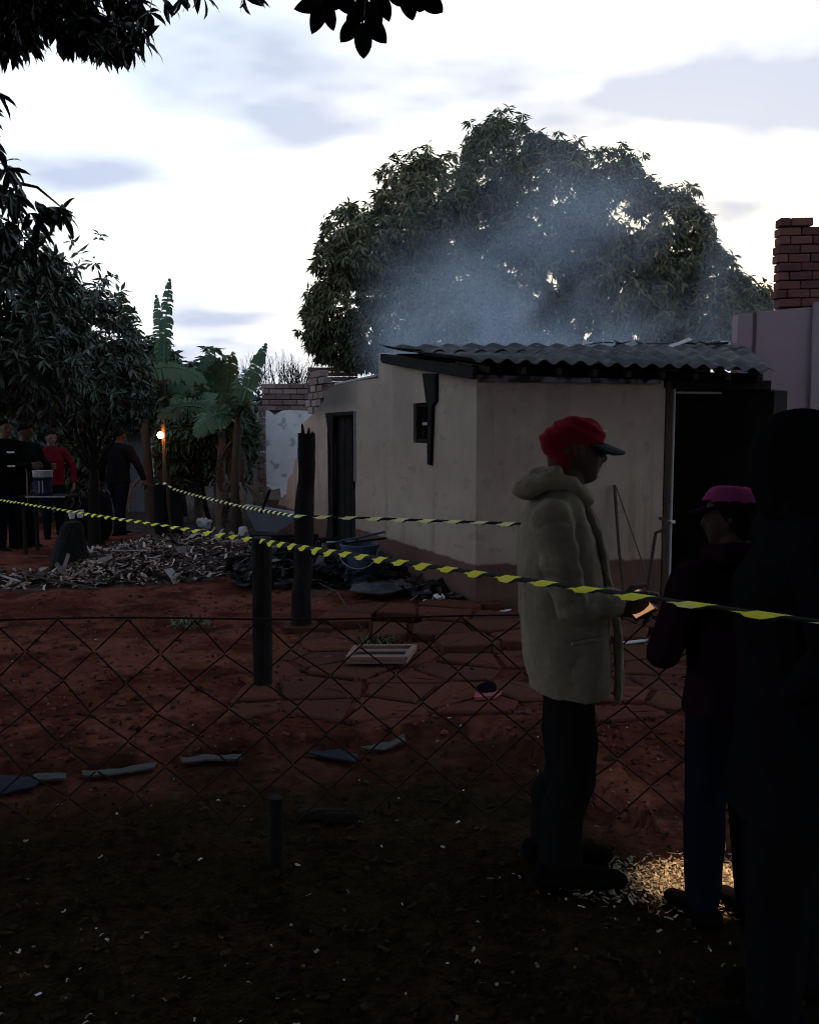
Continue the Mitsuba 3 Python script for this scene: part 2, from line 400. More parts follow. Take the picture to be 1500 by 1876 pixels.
# door: frame and charred leaf
dl = add('door', slab(sbox(s_door0 + .06, .02, s_door1 - .06, z_door - .05), K - NW * 0.06, W, -NW, .035), 'char', house, label='charred black door')
for k in range(4):
    s0 = s_door0 + .08 + k * (s_door1 - s_door0 - .16) / 4
    w_ = (s_door1 - s_door0 - .16) / 4 - .02
    add('plank', slab(sbox(s0, .04, s0 + w_, z_door - .07 - 0.02 * (k % 2)), K - NW * 0.048, W, -NW, .011), 'char', dl)
add('door_frame', cat([beam(g3(s_door0 + .03, 0.9, -.02), g3(s_door0 + .03, z_door, -.02), .08, .055), beam(g3(s_door1 - .03, -.1, -.03), g3(s_door1 - .03, z_door, -.03), .08, .055),
                       beam(g3(s_door0 + .06, z_door - .025, -.03), g3(s_door1 - .06, z_door - .025, -.03), .08, .045)]), 'char', house)
add('door_jamb', beam(g3(s_door0 - .012, 1.0, .012), g3(s_door0 - .012, z_door, .012), .02, .03), 'pale_paint', house, label='pale splintered edge of the door opening')
# soot-black stain board left of the door leaning: broad charred plank
cp = [gable(px, py) for px, py in ((598, 757), (612, 757), (612, 985), (600, 985), (606, 900), (608, 820))]
add('charred_plank', slab(Polygon(cp).buffer(0), K + NW * 0.02, W, -NW, .019), 'char', house)
# roof: a bilinear patch of corrugated sheets
FL, FR, BL, BR = P(864, 664, 7.33), P(1410, 684, 7.95), P(696, 641, 9.75), P(1356, 637, 10.75)
nsh = 5
r3 = np.random.default_rng(5)
def patch(a, b): return (1 - b) * ((1 - a) * FL + a * FR) + b * ((1 - a) * BL + a * BR)
PITCHW = 2.62 / 17
roof = add('roof', cat([beam(patch(0.03, b) - [0, 0, .075], patch(0.985, b) - [0, 0, .075], .06, .08) for b in (0.10, 0.5, 0.93)]), 'char', house)
for row, (b0, b1) in enumerate(((0.0, 0.56), (0.50, 1.0))):
    for k in range(nsh):
        na, nb = 49, 9
        a = np.linspace(k / nsh - 0.004, (k + 1) / nsh + 0.012, na)
        off = r3.uniform(-0.012, 0.012)
        b = np.linspace(b0 + off * (row == 0), b1 + (r3.uniform(-0.02, 0.01) if row else 0), nb)
        A, B = np.meshgrid(a, b)
        pts = patch(A[..., None], B[..., None])
        wave = 0.019 * np.cos(A * 17 * 2 * PI + 0.4)
        lift = 0.012 * row + 0.006 * (k % 2) + 0.02 * (meshkit.noise(np.stack([A * 5, B * 4, A * 0 + row], -1), 3) - 0.5)
        pts = pts + np.stack([A * 0, A * 0, wave + lift + 0.03], -1)
        low = pts - [0, 0, 0.007]
        v = np.vstack([pts.reshape(-1, 3), low.reshape(-1, 3)])
        q = (np.arange(nb - 1)[:, None] * na + np.arange(na - 1)).ravel(); h = na * nb
        f = [np.stack([q, q + 1, q + na + 1], 1), np.stack([q, q + na + 1, q + na], 1), np.stack([q + h, q + h + na + 1, q + h + 1], 1), np.stack([q + h, q + h + na, q + h + na + 1], 1)]
        e = np.arange(na - 1); l = (nb - 1) * na + e
        f += [np.stack([e, e + h, e + h + 1], 1), np.stack([e, e + h + 1, e + 1], 1), np.stack([l, l + 1, l + h + 1], 1), np.stack([l, l + h + 1, l + h], 1)]
        s_ = np.arange(nb - 1) * na
        f += [np.stack([s_, s_ + na, s_ + na + h], 1), np.stack([s_, s_ + na + h, s_ + h], 1)]
        add('sheet', (v, np.vstack(f)), 'fibre_cement', roof, smooth=50)
# broken scraps lying along the far edge of the roof
for k in range(16):
    a = r3.uniform(0.42, 1.0); b = r3.uniform(0.9, 0.99)
    c = patch(a, b) + [0, 0, .075]
    m = moved(rbox(r3.uniform(.08, .28), r3.uniform(.05, .12), .012, .003), frame(c, *np.linalg.qr(np.eye(3) + r3.normal(0, .18, (3, 3)))[0].T))
    add('broken_piece', m, 'pale_paint' if k % 3 == 0 else 'fibre_cement', roof)
# rafters at the verge and front eave, fascia
for k, (a, b) in enumerate(((FL, BL),)):
    add('verge_board', beam(a + [.03, .03, -.085], b + [.03, 0, -.09], .035, .10), 'char', house)
for s in np.linspace(0.06, 0.97, 9):
    a = patch(s, 0.03) - [0, 0, .055]; b = patch(s, 0.32) - [0, 0, .055]
    add('rafter', beam(a, b, .045, .06), 'old_wood', house)
fa, fb = front(872, 690), front(1206, 690)
def fascia_color(p, n, uv):
    f = FB(p.x * 9, p.z * 9, 2.0, 4)
    return MIX((0.02, 0.02, 0.024), (0.19, 0.19, 0.215), SS(0.34, 0.62, f))
mattex('worn_paint', fascia_color, 0.8, 0.3)
add('fascia', slab(sbox(0.0, front(880, 699)[1], fb[0], front(880, 681)[1]), K + NU * 0.045, U, -NU, .03), 'worn_paint', house, label='worn pale blue board below the eave')
add('beam_end', moved(rbox(.11, .10, .08, .006), frame(g3(gable(835, 674)[0], gable(835, 674)[1], .03), np.r_[W, 0], np.r_[NW, 0], [0, 0, 1])), 'pale_paint', house, label='pale square timber end under the roof edge')
add('verge_filler', slab(Polygon([gable(870, 672), gable(868, 694), gable(700, 661), gable(700, 648)]).buffer(0), K + NW * 0.02, W, -NW, .017), 'char', house)
# porch: posts, lintel, dark inside
pz = 2.06
po = f3(front(1221, 900)[0], 0, -0.02); po2 = f3(front(1232, 900)[0], 0, -0.03)
add('porch_post', beam(po - [0, 0, .1], po + [0, 0, pz], .052, .06), 'old_wood', house)
add('porch_pipe', tube([po2 + [0, 0, -.1], po2 + [0, 0, 1.0], po2 + [0, 0, pz - .01]], .019, 12), 'pale_paint', house, smooth=40)
add('pipe_clip', moved(rbox(.07, .05, .03, .004), frame(po2 + [0.0, -.02, P(1227, 957, 8.0)[2]], [1, 0, 0], [0, 1, 0], [0, 0, 1])), 'white_bits', house)
Lr = front(1405, 900)[0]
add('porch_beam', beam(f3(L1 - .02, 2.035, -.03), f3(Lr, 2.03, -.03), .07, .09), 'char', house)
la, lb = front(1243, 718), front(1332, 719)
add('porch_rail', beam(f3(la[0], la[1], -.10), f3(lb[0], lb[1], -.10), .03, .02), 'pale_paint', house)
# rooms behind: back wall and side walls, soot black
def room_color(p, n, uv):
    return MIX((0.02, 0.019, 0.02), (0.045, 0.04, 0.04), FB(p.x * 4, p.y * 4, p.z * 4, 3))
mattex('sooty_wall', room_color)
back_o = K + W * (s_roof + 0.02)
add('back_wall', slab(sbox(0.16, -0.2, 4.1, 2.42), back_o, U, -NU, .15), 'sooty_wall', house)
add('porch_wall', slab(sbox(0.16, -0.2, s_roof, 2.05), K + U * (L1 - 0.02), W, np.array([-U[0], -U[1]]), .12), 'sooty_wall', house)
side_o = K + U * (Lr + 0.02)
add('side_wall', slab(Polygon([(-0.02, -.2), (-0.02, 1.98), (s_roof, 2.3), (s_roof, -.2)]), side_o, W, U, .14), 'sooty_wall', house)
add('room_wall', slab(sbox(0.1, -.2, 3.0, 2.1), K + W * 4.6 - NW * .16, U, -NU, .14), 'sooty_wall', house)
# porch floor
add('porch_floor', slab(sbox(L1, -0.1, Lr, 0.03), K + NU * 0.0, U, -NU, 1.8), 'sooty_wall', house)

# broken brickwork
BR = [matte(f'brick_{k}', c) for k, c in enumerate(((0.22, 0.145, 0.135), (0.26, 0.175, 0.165), (0.19, 0.125, 0.12), (0.28, 0.205, 0.20)))]
def bricks(parent, o, d, nrm, s0, s1, z0, courses, hb, lb_, depth, keep=lambda s, z: True, seed=0, jit=0.006, col=None):
    r = np.random.default_rng(seed)
    for c in range(courses):
        s = s0 - (lb_ / 2 if c % 2 else 0)
        while s < s1 - 0.02:
            a, b = max(s, s0), min(s + lb_, s1)
            s += lb_
            if b - a < 0.03: continue
            z = z0 + c * hb
            if not keep((a + b) / 2, z): continue
            cc = wp(o, d, nrm, (a + b) / 2, z + hb / 2, r.uniform(-jit, jit))
            M = frame(cc, np.r_[d, 0], np.r_[nrm, 0], [0, 0, 1])
            M[:3, :3] = M[:3, :3] @ rot([0, 0, 1], r.normal(0, .012)) @ rot([0, 1, 0], r.normal(0, .008))
            add('brick', moved(rbox(b - a - 0.007, depth, hb - 0.012, .006), M), col or BR[int(r.integers(len(BR)))], parent)
mat('mortar', (0.13, 0.10, 0.098))
# the inner wall with the white plaster, seen through the gap
IY = 15.0
def ip(px, py): p = P(px, py, IY); return p[0], p[2]
OX, DX, NF = np.array([0.0, IY]), np.array([1.0, 0.0]), np.array([0.0, -1.0])
ix0, ix1 = ip(468, 0)[0], ip(640, 0)[0]
zt, zp = ip(500, 702)[1], ip(500, 752)[1]
inner = add('inner_wall', slab(sbox(ix0 + .02, -.2, ix1, zt - .01), OX + [0, .09], DX, np.array([0, 1.0]), .14), 'mortar', house)
wpoly = Polygon([ip(px, py) for px, py in ((469, 757), (478, 750), (492, 752), (502, 760), (514, 753), (530, 749), (556, 748), (640, 752), (640, 950), (520, 950), (512, 895), (500, 898), (487, 890), (478, 888), (474, 830))]).buffer(0)
add('white_plaster', slab(wpoly, OX + [0, .035], DX, np.array([0, 1.0]), .05), 'whitewash', inner, label='patch of flaking white plaster with a ragged lower edge')
lowp = Polygon([ip(px, py) for px, py in ((462, 850), (476, 850), (478, 888), (487, 890), (500, 898), (512, 895), (520, 950), (520, 1000), (462, 1000))]).buffer(-.01)
add('lower_plaster', slab(lowp, OX + [0, .03], DX, np.array([0, 1.0]), .055), 'plaster', inner)
bricks(inner, OX + [0, .08], DX, NF, ix0, ip(556, 0)[0], zp, 5, (zt - zp) / 5, .24, .12, seed=3, jit=.012)
bricks(inner, OX + [0, .07], DX, NF, ip(461, 0)[0], ip(475, 0)[0], -.02, 22, .098, .15, .12, keep=lambda s, z: z < 2.0, seed=9, jit=.02)
# broken stub between the gap and the door, above the charred post
bz = gable(575, 765)[1]
sb0, sb1 = gable(590, 730)[0], gable(562, 730)[0]
pale = [matte('plastered_brick', (0.33, 0.28, 0.27)), matte('plastered_brick_b', (0.24, 0.19, 0.185)), BR[1]]
stub = add('brick_stub', slab(sbox(sb0 + .03, gable(578, 752)[1] - .25, sb1 - .1, gable(578, 715)[1]), K - NW * .05, W, -NW, .06), 'mortar', house)
rr = np.random.default_rng(31)
for c in range(6):
    z0 = gable(575, 758)[1] + c * .098
    for j in range(3):
        s0 = sb0 + j * .24 + (.12 if c % 2 else 0)
        if s0 + .2 > sb1 - rr.uniform(0, .2) + .15: continue
        M = frame(g3(s0 + .115, z0 + .049, -.075 + rr.uniform(-.015, .015)), np.r_[W, 0], np.r_[NW, 0], [0, 0, 1])
        M[:3, :3] = M[:3, :3] @ rot([0, 0, 1], rr.normal(0, .02))
        add('brick', moved(rbox(.225, .12, .086, .006), M), pale[int(rr.integers(3))], stub)
# far brick wall that shows over the roofless part
FY = 17.5
OF = np.array([0.0, FY])
q0, q1, q2 = P(563, 700, FY), P(655, 672, FY), P(615, 672, FY)
farw = add('rear_wall', slab(sbox(q0[0] + .02, -.2, q1[0] - .01, q1[2] - .28), OF + [0, .1], DX, np.array([0, 1.0]), .14), 'mortar', house)
bricks(farw, OF + [0, .07], DX, NF, q0[0], q1[0], q1[2] - .28, 3, .093, .26, .12, seed=12, jit=.01)
bricks(farw, OF + [0, .07], DX, NF, q0[0], q1[0], q1[2] - .66, 4, .093, .26, .12, seed=14, jit=.01)
# coping strip on the roofless wall
ca, cb = gable(690, 691), gable(613, 706)
add('coping', beam(g3(ca[0], ca[1] + .02, -.075), g3(cb[0], cb[1] + .015, -.075), .16, .03), 'pale_paint', house, label='pale mortar strip along the top of the roofless wall')

# ------------------------------------------------------------------ neighbouring wall with brick pier
nb = thing('neighbour_wall', 'mauve plastered wall with a stack of red bricks on top, right of the house', 'wall')
NY = 10.35
na_, nb_ = P(1352, 575, NY), P(1488, 562, NY)
ON = np.array([0.0, NY])
add('panel', slab(Polygon([(na_[0], -.2), (na_[0], na_[2]), (P(1436, 566, NY)[0], P(1436, 566, NY)[2]), (nb_[0], nb_[2]), (nb_[0], -.2)]), ON, DX, np.array([0, 1.0]), .18), 'mauve_plaster', nb)
mat('pilaster_paint', (0.27, 0.20, 0.215))
e0 = P(1488, 561, NY)[0] + .003
add('pilaster', slab(sbox(e0, -.2, e0 + .6, nb_[2] + .05), ON + [0, -.05], DX, np.array([0, 1.0]), .25), 'pilaster_paint', nb)
pb0, pb1 = P(1424, 563, NY), P(1492, 398, NY)
hb = (pb1[2] - pb0[2]) / 10
pier = add('brick_pier', slab(sbox(pb0[0] + .04, pb0[2] - .005, pb1[0] + .5, pb1[2] - .14), ON + [0, .07], DX, np.array([0, 1.0]), .10), 'mortar', nb)
DB = [matte(f'dark_brick_{k}', c) for k, c in enumerate(((0.16, 0.066, 0.062), (0.19, 0.082, 0.074), (0.125, 0.055, 0.056)))]
rp = np.random.default_rng(17)
for c in range(10):
    off = rp.uniform(-.02, .02)
    s = pb0[0] + off - (.13 if c % 2 else 0)
    while s < pb1[0] + .55:
        if c >= 9 and s > pb1[0] - .12: break
        a, b = max(s, pb0[0] + off), s + .26
        s += .26
        if b - a < .05: continue
        M = frame([(a + b) / 2, NY + .09 + rp.uniform(-.015, .015), pb0[2] + (c + .5) * hb + .012 * math.sin(a * 3)], [1, 0, 0], [0, 1, 0], [0, 0, 1])
        M[:3, :3] = M[:3, :3] @ rot([0, 0, 1], rp.normal(0, .03)) @ rot([0, 1, 0], rp.normal(-.02, .012))
        add('brick', moved(rbox(b - a - .012, .16, hb - .012, .007), M), DB[int(rp.integers(3))], pier)
# ------------------------------------------------------------------ foliage helpers
def unit(v): return v / (np.linalg.norm(v, axis=-1, keepdims=True) + 1e-9)
def leaves(Pb, D, L, Wd, r, fold=0.25, fine=False):
    """lance-shaped leaves: base points, directions, lengths, widths -> (V, F); two or six faces each"""
    n = len(Pb); D = unit(D)
    up = np.tile([0, 0, 1.0], (n, 1)) + r.normal(0, .5, (n, 3))
    S = unit(np.cross(D, up)); Nn = np.cross(S, D)
    L = np.broadcast_to(L, n)[:, None]; Wd = np.broadcast_to(Wd, n)[:, None]
    if not fine:
        V = np.stack([Pb, Pb + D * L * .45 + S * Wd / 2 + Nn * L * .05, Pb + D * L * .45 - S * Wd / 2 + Nn * L * .05, Pb + D * L - Nn * L * .08], 1)
        F = np.array([[0, 1, 3], [0, 3, 2]])
    else:
        prof = ((0.0, .06, 0), (.22, .72, .04), (.5, 1.0, .05), (.78, .62, .01), (1.0, .03, -.10))
        rows = []
        for t, w, h in prof:
            c = Pb + D * L * t + Nn * L * h
            rows += [c + S * Wd * w / 2 + Nn * Wd * w * fold / 2, c, c - S * Wd * w / 2 + Nn * Wd * w * fold / 2]
        V = np.stack(rows, 1); F = []
        for k in range(4):
            a = 3 * k
            for j in (0, 1):
                F += [[a + j, a + j + 1, a + j + 4], [a + j, a + j + 4, a + j + 3]]
        F = np.array(F)
    m = V.shape[1]
    return V.reshape(-1, 3), (F[None] + (np.arange(n) * m)[:, None, None]).reshape(-1, 3), m
def whorl(C, axis, n, r, droop=0.5, spread=1.0):
    """n leaf directions around each twig tip"""
    k = len(C); a = unit(axis)
    x = unit(np.cross(a, r.normal(0, 1, (k, 3)))); y = np.cross(a, x)
    th = (np.arange(n)[None] * 2 * PI / n + r.uniform(0, 6, (k, 1)) + r.normal(0, .3, (k, n)))
    el = r.uniform(-.1, .9, (k, n))
    d = spread * (np.cos(th)[..., None] * x[:, None] + np.sin(th)[..., None] * y[:, None]) + el[..., None] * a[:, None]
    d[..., 2] -= r.uniform(droop * .4, droop * 1.6, (k, n))
    b = np.repeat(C[:, None], n, 1) + a[:, None] * r.uniform(-.06, .02, (k, n))[..., None]
    return b.reshape(-1, 3), unit(d.reshape(-1, 3))
def leaf_colors(n, m, r, a, b, yellow=0.05):
    t = r.random((n, 1))
    c = np.array(a) * (1 - t) + np.array(b) * t
    y = r.random(n) < yellow
    c[y] = c[y] * [2.2, 1.5, .9]
    return np.repeat(c, m, 0)
def shell_points(lobes, r, inner=0.72):
    """points near the surfaces of a set of ellipsoids (centre, radii, count), not deep inside another"""
    out, ax = [], []
    for c, rad, n in lobes:
        d = unit(r.normal(0, 1, (n, 3)))
        q = c + d * rad * r.uniform(inner, 1.04, (n, 1))
        out.append(q); ax.append(unit(d / rad))
    Q, A = np.vstack(out), np.vstack(ax)
    deep = np.zeros(len(Q), bool)
    for c, rad, n in lobes:
        deep |= (((Q - c) / rad) ** 2).sum(1) < 0.42
    return Q[~deep], A[~deep]
DARK_A, DARK_B = (0.038, 0.050, 0.036), (0.080, 0.094, 0.070)
def limb_mesh(root, tips, r0, r, sag=0.15, k=7):
    ms = []
    for t in tips:
        m = (root + t) / 2 + r.normal(0, .12, 3) * np.linalg.norm(t - root)
        s = np.linspace(0, 1, k)[:, None]
        ms.append(tube((1 - s) ** 2 * root + 2 * s * (1 - s) * m + s ** 2 * t, 0, 6, rs=None) if False else tube((1 - s) ** 2 * root + 2 * s * (1 - s) * m + s ** 2 * t, np.linspace(r0, r0 * .2, k), 6))
    return cat(ms)

# ------------------------------------------------------------------ the big mango tree behind the house
MY = 17.2
r = np.random.default_rng(101)
def lobe(px, py, rx, ry, y=MY, dy=None, n=300):
    s = y / FPX
    return (P(px, py, y), np.array([rx * s, (dy if dy else min(rx, 150) * s), ry * s]), n)
L_, subs = [], []
for px, py, rx, ry, oy in ((690, 520, 118, 135, -.2), (640, 590, 78, 72, 0), (785, 425, 110, 112, .2), (930, 350, 84, 112, .3), (1000, 365, 75, 85, -.2), (1080, 385, 110, 100, .2),
                           (1175, 480, 120, 120, -.1), (1265, 545, 88, 92, .2), (1350, 585, 50, 44, 0), (900, 510, 180, 120, 1.0), (1080, 540, 180, 105, 1.2), (850, 575, 165, 82, -.5), (1180, 590, 165, 66, -.4), (720, 612, 108, 60, -.3)):
    L_.append(lobe(px, py, rx, ry, MY + oy, None, 1))
for c, rad, _ in L_:                            # each bough ends in several smaller clumps
    for _k in range(int(9 + 9 * rad[0])):
        d_ = unit(r.normal(0, 1, 3) * [1, .8, 1] + [0, -.35, .1])
        rr_ = r.uniform(.30, .72) * np.array([1, 1, r.uniform(.75, 1.15)])
        subs.append((c + d_ * (rad - rr_ * .75), rr_, int(92 * rr_[0] / .5)))
Q, A = shell_points(subs, r, .55)
A = unit(A + np.array([0, 0, .35]))
low = (np.abs(Q[:, 0] - 2.6) < 2.4) & (Q[:, 2] < 5.0)
keep = ~(low & (r.random(len(Q)) < .30))
Q, A = Q[keep], A[keep]
up = A[:, 2] > .6
Q[up] += np.array([0, 0, 1.0]) * np.minimum(r.gamma(.9, .11, up.sum()), .28)[:, None]
tone = meshkit.fbm(Q * 1.1, 3, 6)
b, d = whorl(Q, A, 14, r, .85, .85)
n = len(b)
V, F, m = leaves(b, d, r.uniform(.13, .25, n), r.uniform(.034, .056, n), r)
ta = np.repeat(np.clip((tone - .35) * 3.2, 0, 1), 14)[:, None] * .75 + .25 * r.random((n, 1))
lc = np.array((.052, .068, .034)) * (1 - ta) + np.array((.150, .136, .068)) * ta
lc[r.random(n) < .05] *= [1.7, 1.3, 1.0]
leafcol = np.repeat(lc, m, 0)
mango = thing('mango_tree', 'large round mango tree rising behind the burnt house, veiled by smoke', 'tree')
add('crown', (V, F), 'leaf', mango, color=leafcol)
tb = P(1010, 790, MY + .4); tb[2] = -.1
fork = tb + [0.05, 0, 1.9]
add('trunk', rough(tube([tb, tb + [0.02, 0, .9], fork], [.36, .29, .26], 14), .05, 3), 'old_wood', mango)
add('limb', limb_mesh(fork - [0, 0, .1], [c + r.normal(0, .2, 3) for c, _, _ in L_], .15, r), 'old_wood', mango)

# ------------------------------------------------------------------ trees and shrubs on the left
def leafy_tree(name, label, catg, lobes, base, seed, n_leaf=9, size=(.12, .2), width=.04, cols=(DARK_A, DARK_B), trunk_r=.09, droop=.6, sprigs=0.10, group=None, inner=.45):
    r = np.random.default_rng(seed)
    t = thing(name, label, catg, group)
    Q, A = shell_points(lobes, r, inner)
    A = unit(A + [0, 0, .25])
    up = A[:, 2] > .5
    Q[up] += np.array([0, 0, 1.0]) * r.gamma(1.1, sprigs, up.sum())[:, None]
    b, d = whorl(Q, A, n_leaf, r, droop)
    n = len(b)
    V, F, m = leaves(b, d, r.uniform(*size, n), width * r.uniform(.8, 1.3, n), r)
    add('crown', (V, F), 'leaf', t, color=leaf_colors(n, m, r, *cols))
    base = np.array(base, float); top = lobes[0][0]
    f_ = base + (top - base) * .45 + [0, 0, 0]
    add('trunk', rough(tube([base, (base + f_) / 2 + r.normal(0, .04, 3), f_], [trunk_r, trunk_r * .8, trunk_r * .65], 10), .02, 6, seed), 'dark_bark', t)
    add('limb', limb_mesh(f_, [c + r.normal(0, .1, 3) * rad for c, rad, _ in lobes for _k in range(2)], trunk_r * .3, r), 'dark_bark', t)
    return t
def at_ground(px, y): p = P(px, 790, y); return np.array([p[0], y, -.08])
leafy_tree('leafy_tree', 'dark leafy tree filling the left edge above the bystanders', 'tree',
           [lobe(-30, 600, 135, 150, 8.6, None, 900), lobe(40, 560, 70, 100, 8.9, None, 500), lobe(30, 670, 130, 80, 8.8, None, 700), lobe(95, 600, 60, 100, 9.2, None, 500)], at_ground(-190, 8.9), 201, size=(.10, .18))
leafy_tree('leafy_tree', 'dense dark tree with spiky shoots, just right of the left-edge tree', 'tree',
           [lobe(170, 655, 82, 108, 11.0, None, 640), lobe(115, 640, 70, 92, 10.8, None, 400), lobe(228, 715, 52, 62, 11.3, None, 300), lobe(150, 725, 125, 56, 11.2, None, 800), lobe(80, 715, 90, 48, 11.0, None, 600)], at_ground(165, 11.2), 202, size=(.10, .19), sprigs=.16)
leafy_tree('shrub', 'dark shrub behind the standing bystanders at far left', 'shrub',
           [lobe(20, 800, 160, 130, 15.4, None, 1300), lobe(140, 850, 75, 110, 15.6, None, 800)], at_ground(60, 15.7), 203, size=(.16, .26), width=.07, trunk_r=.06)
leafy_tree('shrub', 'green bushy shrub between the banana plants, above the lit bulb', 'shrub',
           [lobe(310, 735, 62, 55, 16.0, None, 500), lobe(370, 730, 70, 52, 16.4, None, 500), lobe(282, 705, 45, 62, 15.6, None, 420)], at_ground(335, 16.2), 204, size=(.2, .32), width=.08, cols=((.034, .058, .030), (.068, .105, .052)), trunk_r=.07)
leafy_tree('shrub', 'low green shrub in front of the banana stems, right of the lit bulb', 'shrub',
           [lobe(350, 790, 62, 45, 14.4, None, 330), lobe(425, 800, 45, 60, 14.6, None, 300), lobe(330, 850, 40, 50, 14.6, None, 160)], at_ground(385, 14.7), 205, size=(.16, .28), width=.06, cols=((.026, .046, .024), (.055, .085, .042)), trunk_r=.05, inner=.3)
for k, (px, w, h, lab) in enumerate(((-60, 120, 90, 'dark far thicket at the left edge of the frame'), (120, 130, 80, 'dark far thicket behind the walking figure'), (330, 120, 75, 'dark far thicket behind the banana stems'), (520, 120, 70, 'dark far thicket behind the ruined white wall'))):
    leafy_tree('thicket', lab, 'thicket', [lobe(px, 800, w, h, 24 + k, 1.2, 600), lobe(px + 60, 850, w, 90, 24.5 + k, 1.2, 500)], at_ground(px, 25 + k), 210 + k, size=(.3, .5), width=.14, n_leaf=8, trunk_r=.1)

# ------------------------------------------------------------------ banana plants
def banana_leaf(b, tip, bow, w, seed, torn=.35, droop=.5):
    """one leaf: a midrib and a blade torn into strips"""
    r = np.random.default_rng(seed)
    b, tip = np.asarray(b, float), np.asarray(tip, float)
    L = np.linalg.norm(tip - b)
    mid = (b + tip) / 2 + np.array(bow)
    k = 24
    s = np.linspace(0, 1, k)[:, None]
    c = (1 - s) ** 2 * b + 2 * s * (1 - s) * mid + s ** 2 * tip
    tg = unit(np.gradient(c, axis=0))
    view = np.array([0.25, -1.0, 0.1])
    side = unit(np.cross(tg, view))
    V, F = [], []
    ms = [tube(c, np.linspace(.022, .004, k), 5)]
    for sg in (-1, 1):
        for i in range(3, k - 1):
            t0, t1 = s[i, 0], s[i + 1, 0]
            ww = w * (math.sin(PI * min(1, t0 * 1.02)) ** .55) * (1 - .25 * t0) * r.uniform(.8, 1.1)
            gap = r.uniform(.10, .4) if r.random() < torn else 0
            a0, a1 = c[i], c[i] + (c[i + 1] - c[i]) * (1 - gap)
            dr_ = np.array([0, 0, -1.0]) * droop * r.uniform(.6, 1.5) * ww
            o = side[i] * sg * ww + tg[i] * ww * .25
            o2 = side[i] * sg * ww + tg[i] * ww * (.25 - (r.uniform(0, .25) if gap else 0))
            j = len(V)
            V += [a0, a1, a1 + o2 * .6 + dr_ * .25, a0 + o * .6 + dr_ * .25, a1 + o2 + dr_, a0 + o + dr_]
            F += [[j, j + 1, j + 2], [j, j + 2, j + 3], [j + 3, j + 2, j + 4], [j + 3, j + 4, j + 5]]
    ms.append(trimesh.Trimesh(np.array(V), np.array(F), process=False))
    return cat(ms)
BAN = [mat(f'banana_{k}', c, .5, .4) for k, c in enumerate(((.030, .062, .030), (.055, .100, .048), (.038, .075, .040)))]
mat('dry_sheath', (.10, .08, .065), .9)
mat('dry_brown', (.045, .031, .022), .9)
plants = [
    (276, 14.2, (258, 670), 'banana plant with one ragged leaf leaning left above the dark trees', [(220, 536, .19), (238, 590, .16), (300, 700, .2), (225, 700, .2)]),
    (300, 14.8, (298, 700), 'banana plant with two tall upright ragged leaves, tallest of the grove', [(286, 540, .11), (311, 508, .12), (336, 690, .2), (262, 720, .2), (330, 725, .2)]),
    (362, 15.2, (362, 745), 'banana plant in the middle of the grove with short drooping leaves', [(388, 634, .16), (398, 662, .16), (330, 690, .22), (420, 760, .24), (318, 770, .24)]),
    (402, 14.0, (408, 760), 'banana plant with a dark upright folded leaf', [(403, 655, .12), (428, 644, .17), (372, 720, .22), (440, 800, .18), (360, 800, .2)]),
    (432, 13.4, (436, 765), 'banana plant beside the ruined wall with a leaf arching to the right', [(487, 628, .13), (452, 676, .2), (462, 735, .16), (405, 720, .22)]),
]
for k, (bx, y, cr, lab, tips) in enumerate(plants):
    r = np.random.default_rng(300 + k)
    t = thing('banana_plant', lab, 'banana plant', 'banana plants beyond the rubble')
    b0, c0 = at_ground(bx, y), P(cr[0], cr[1], y)
    add('stem', rough(tube([b0, (b0 + c0) / 2 + r.normal(0, .03, 3), c0 + [0, 0, .05]], [.10, .075, .05], 12), .012, 6, k), 'dry_sheath' if k in (2, 3) else 'dry_brown', t, smooth=40)
    for j, (px, py, w) in enumerate(tips):
        tip = P(px, py, y + r.uniform(-.5, .5))
        bow = np.array([0, r.uniform(-.1, .1), .12 if py < cr[1] - 20 else .45])
        add('leaf', banana_leaf(c0, tip, bow, w * 1.1, 900 + 10 * k + j, torn=.5 if py < cr[1] - 20 else .15), BAN[(j + k) % 3], t)
    for j in range(5):                       # more green leaves arching out and drooping
        a = r.uniform(0, 2 * PI) if k < 3 else r.uniform(.6 * PI, 1.4 * PI); L_leaf = r.uniform(.6, 1.1)
        tip = c0 + [L_leaf * math.cos(a), L_leaf * .7 * math.sin(a), r.uniform(-.35, .25)]
        add('leaf', banana_leaf(c0 - [0, 0, r.uniform(0, .15)], tip, np.array([0, 0, .35]), r.uniform(.15, .24), 980 + 10 * k + j, torn=.15), BAN[j % 3], t)
    for j in range(6):                       # dead leaves hanging down the stem
        a = r.uniform(0, 2 * PI); z = r.uniform(.35, .98)
        p0 = b0 + (c0 - b0) * z + [.1 * math.cos(a), .1 * math.sin(a), 0]
        p1 = p0 + [.22 * math.cos(a), .22 * math.sin(a), -r.uniform(.5, 1.1)]
        p1[2] = max(p1[2], .05)
        add('dead_leaf', banana_leaf(p0, p1, np.array([.18 * math.cos(a), .18 * math.sin(a), .1]), .07, 950 + 10 * k + j, droop=.2), 'dry_sheath' if j % 2 else 'dry_brown', t)

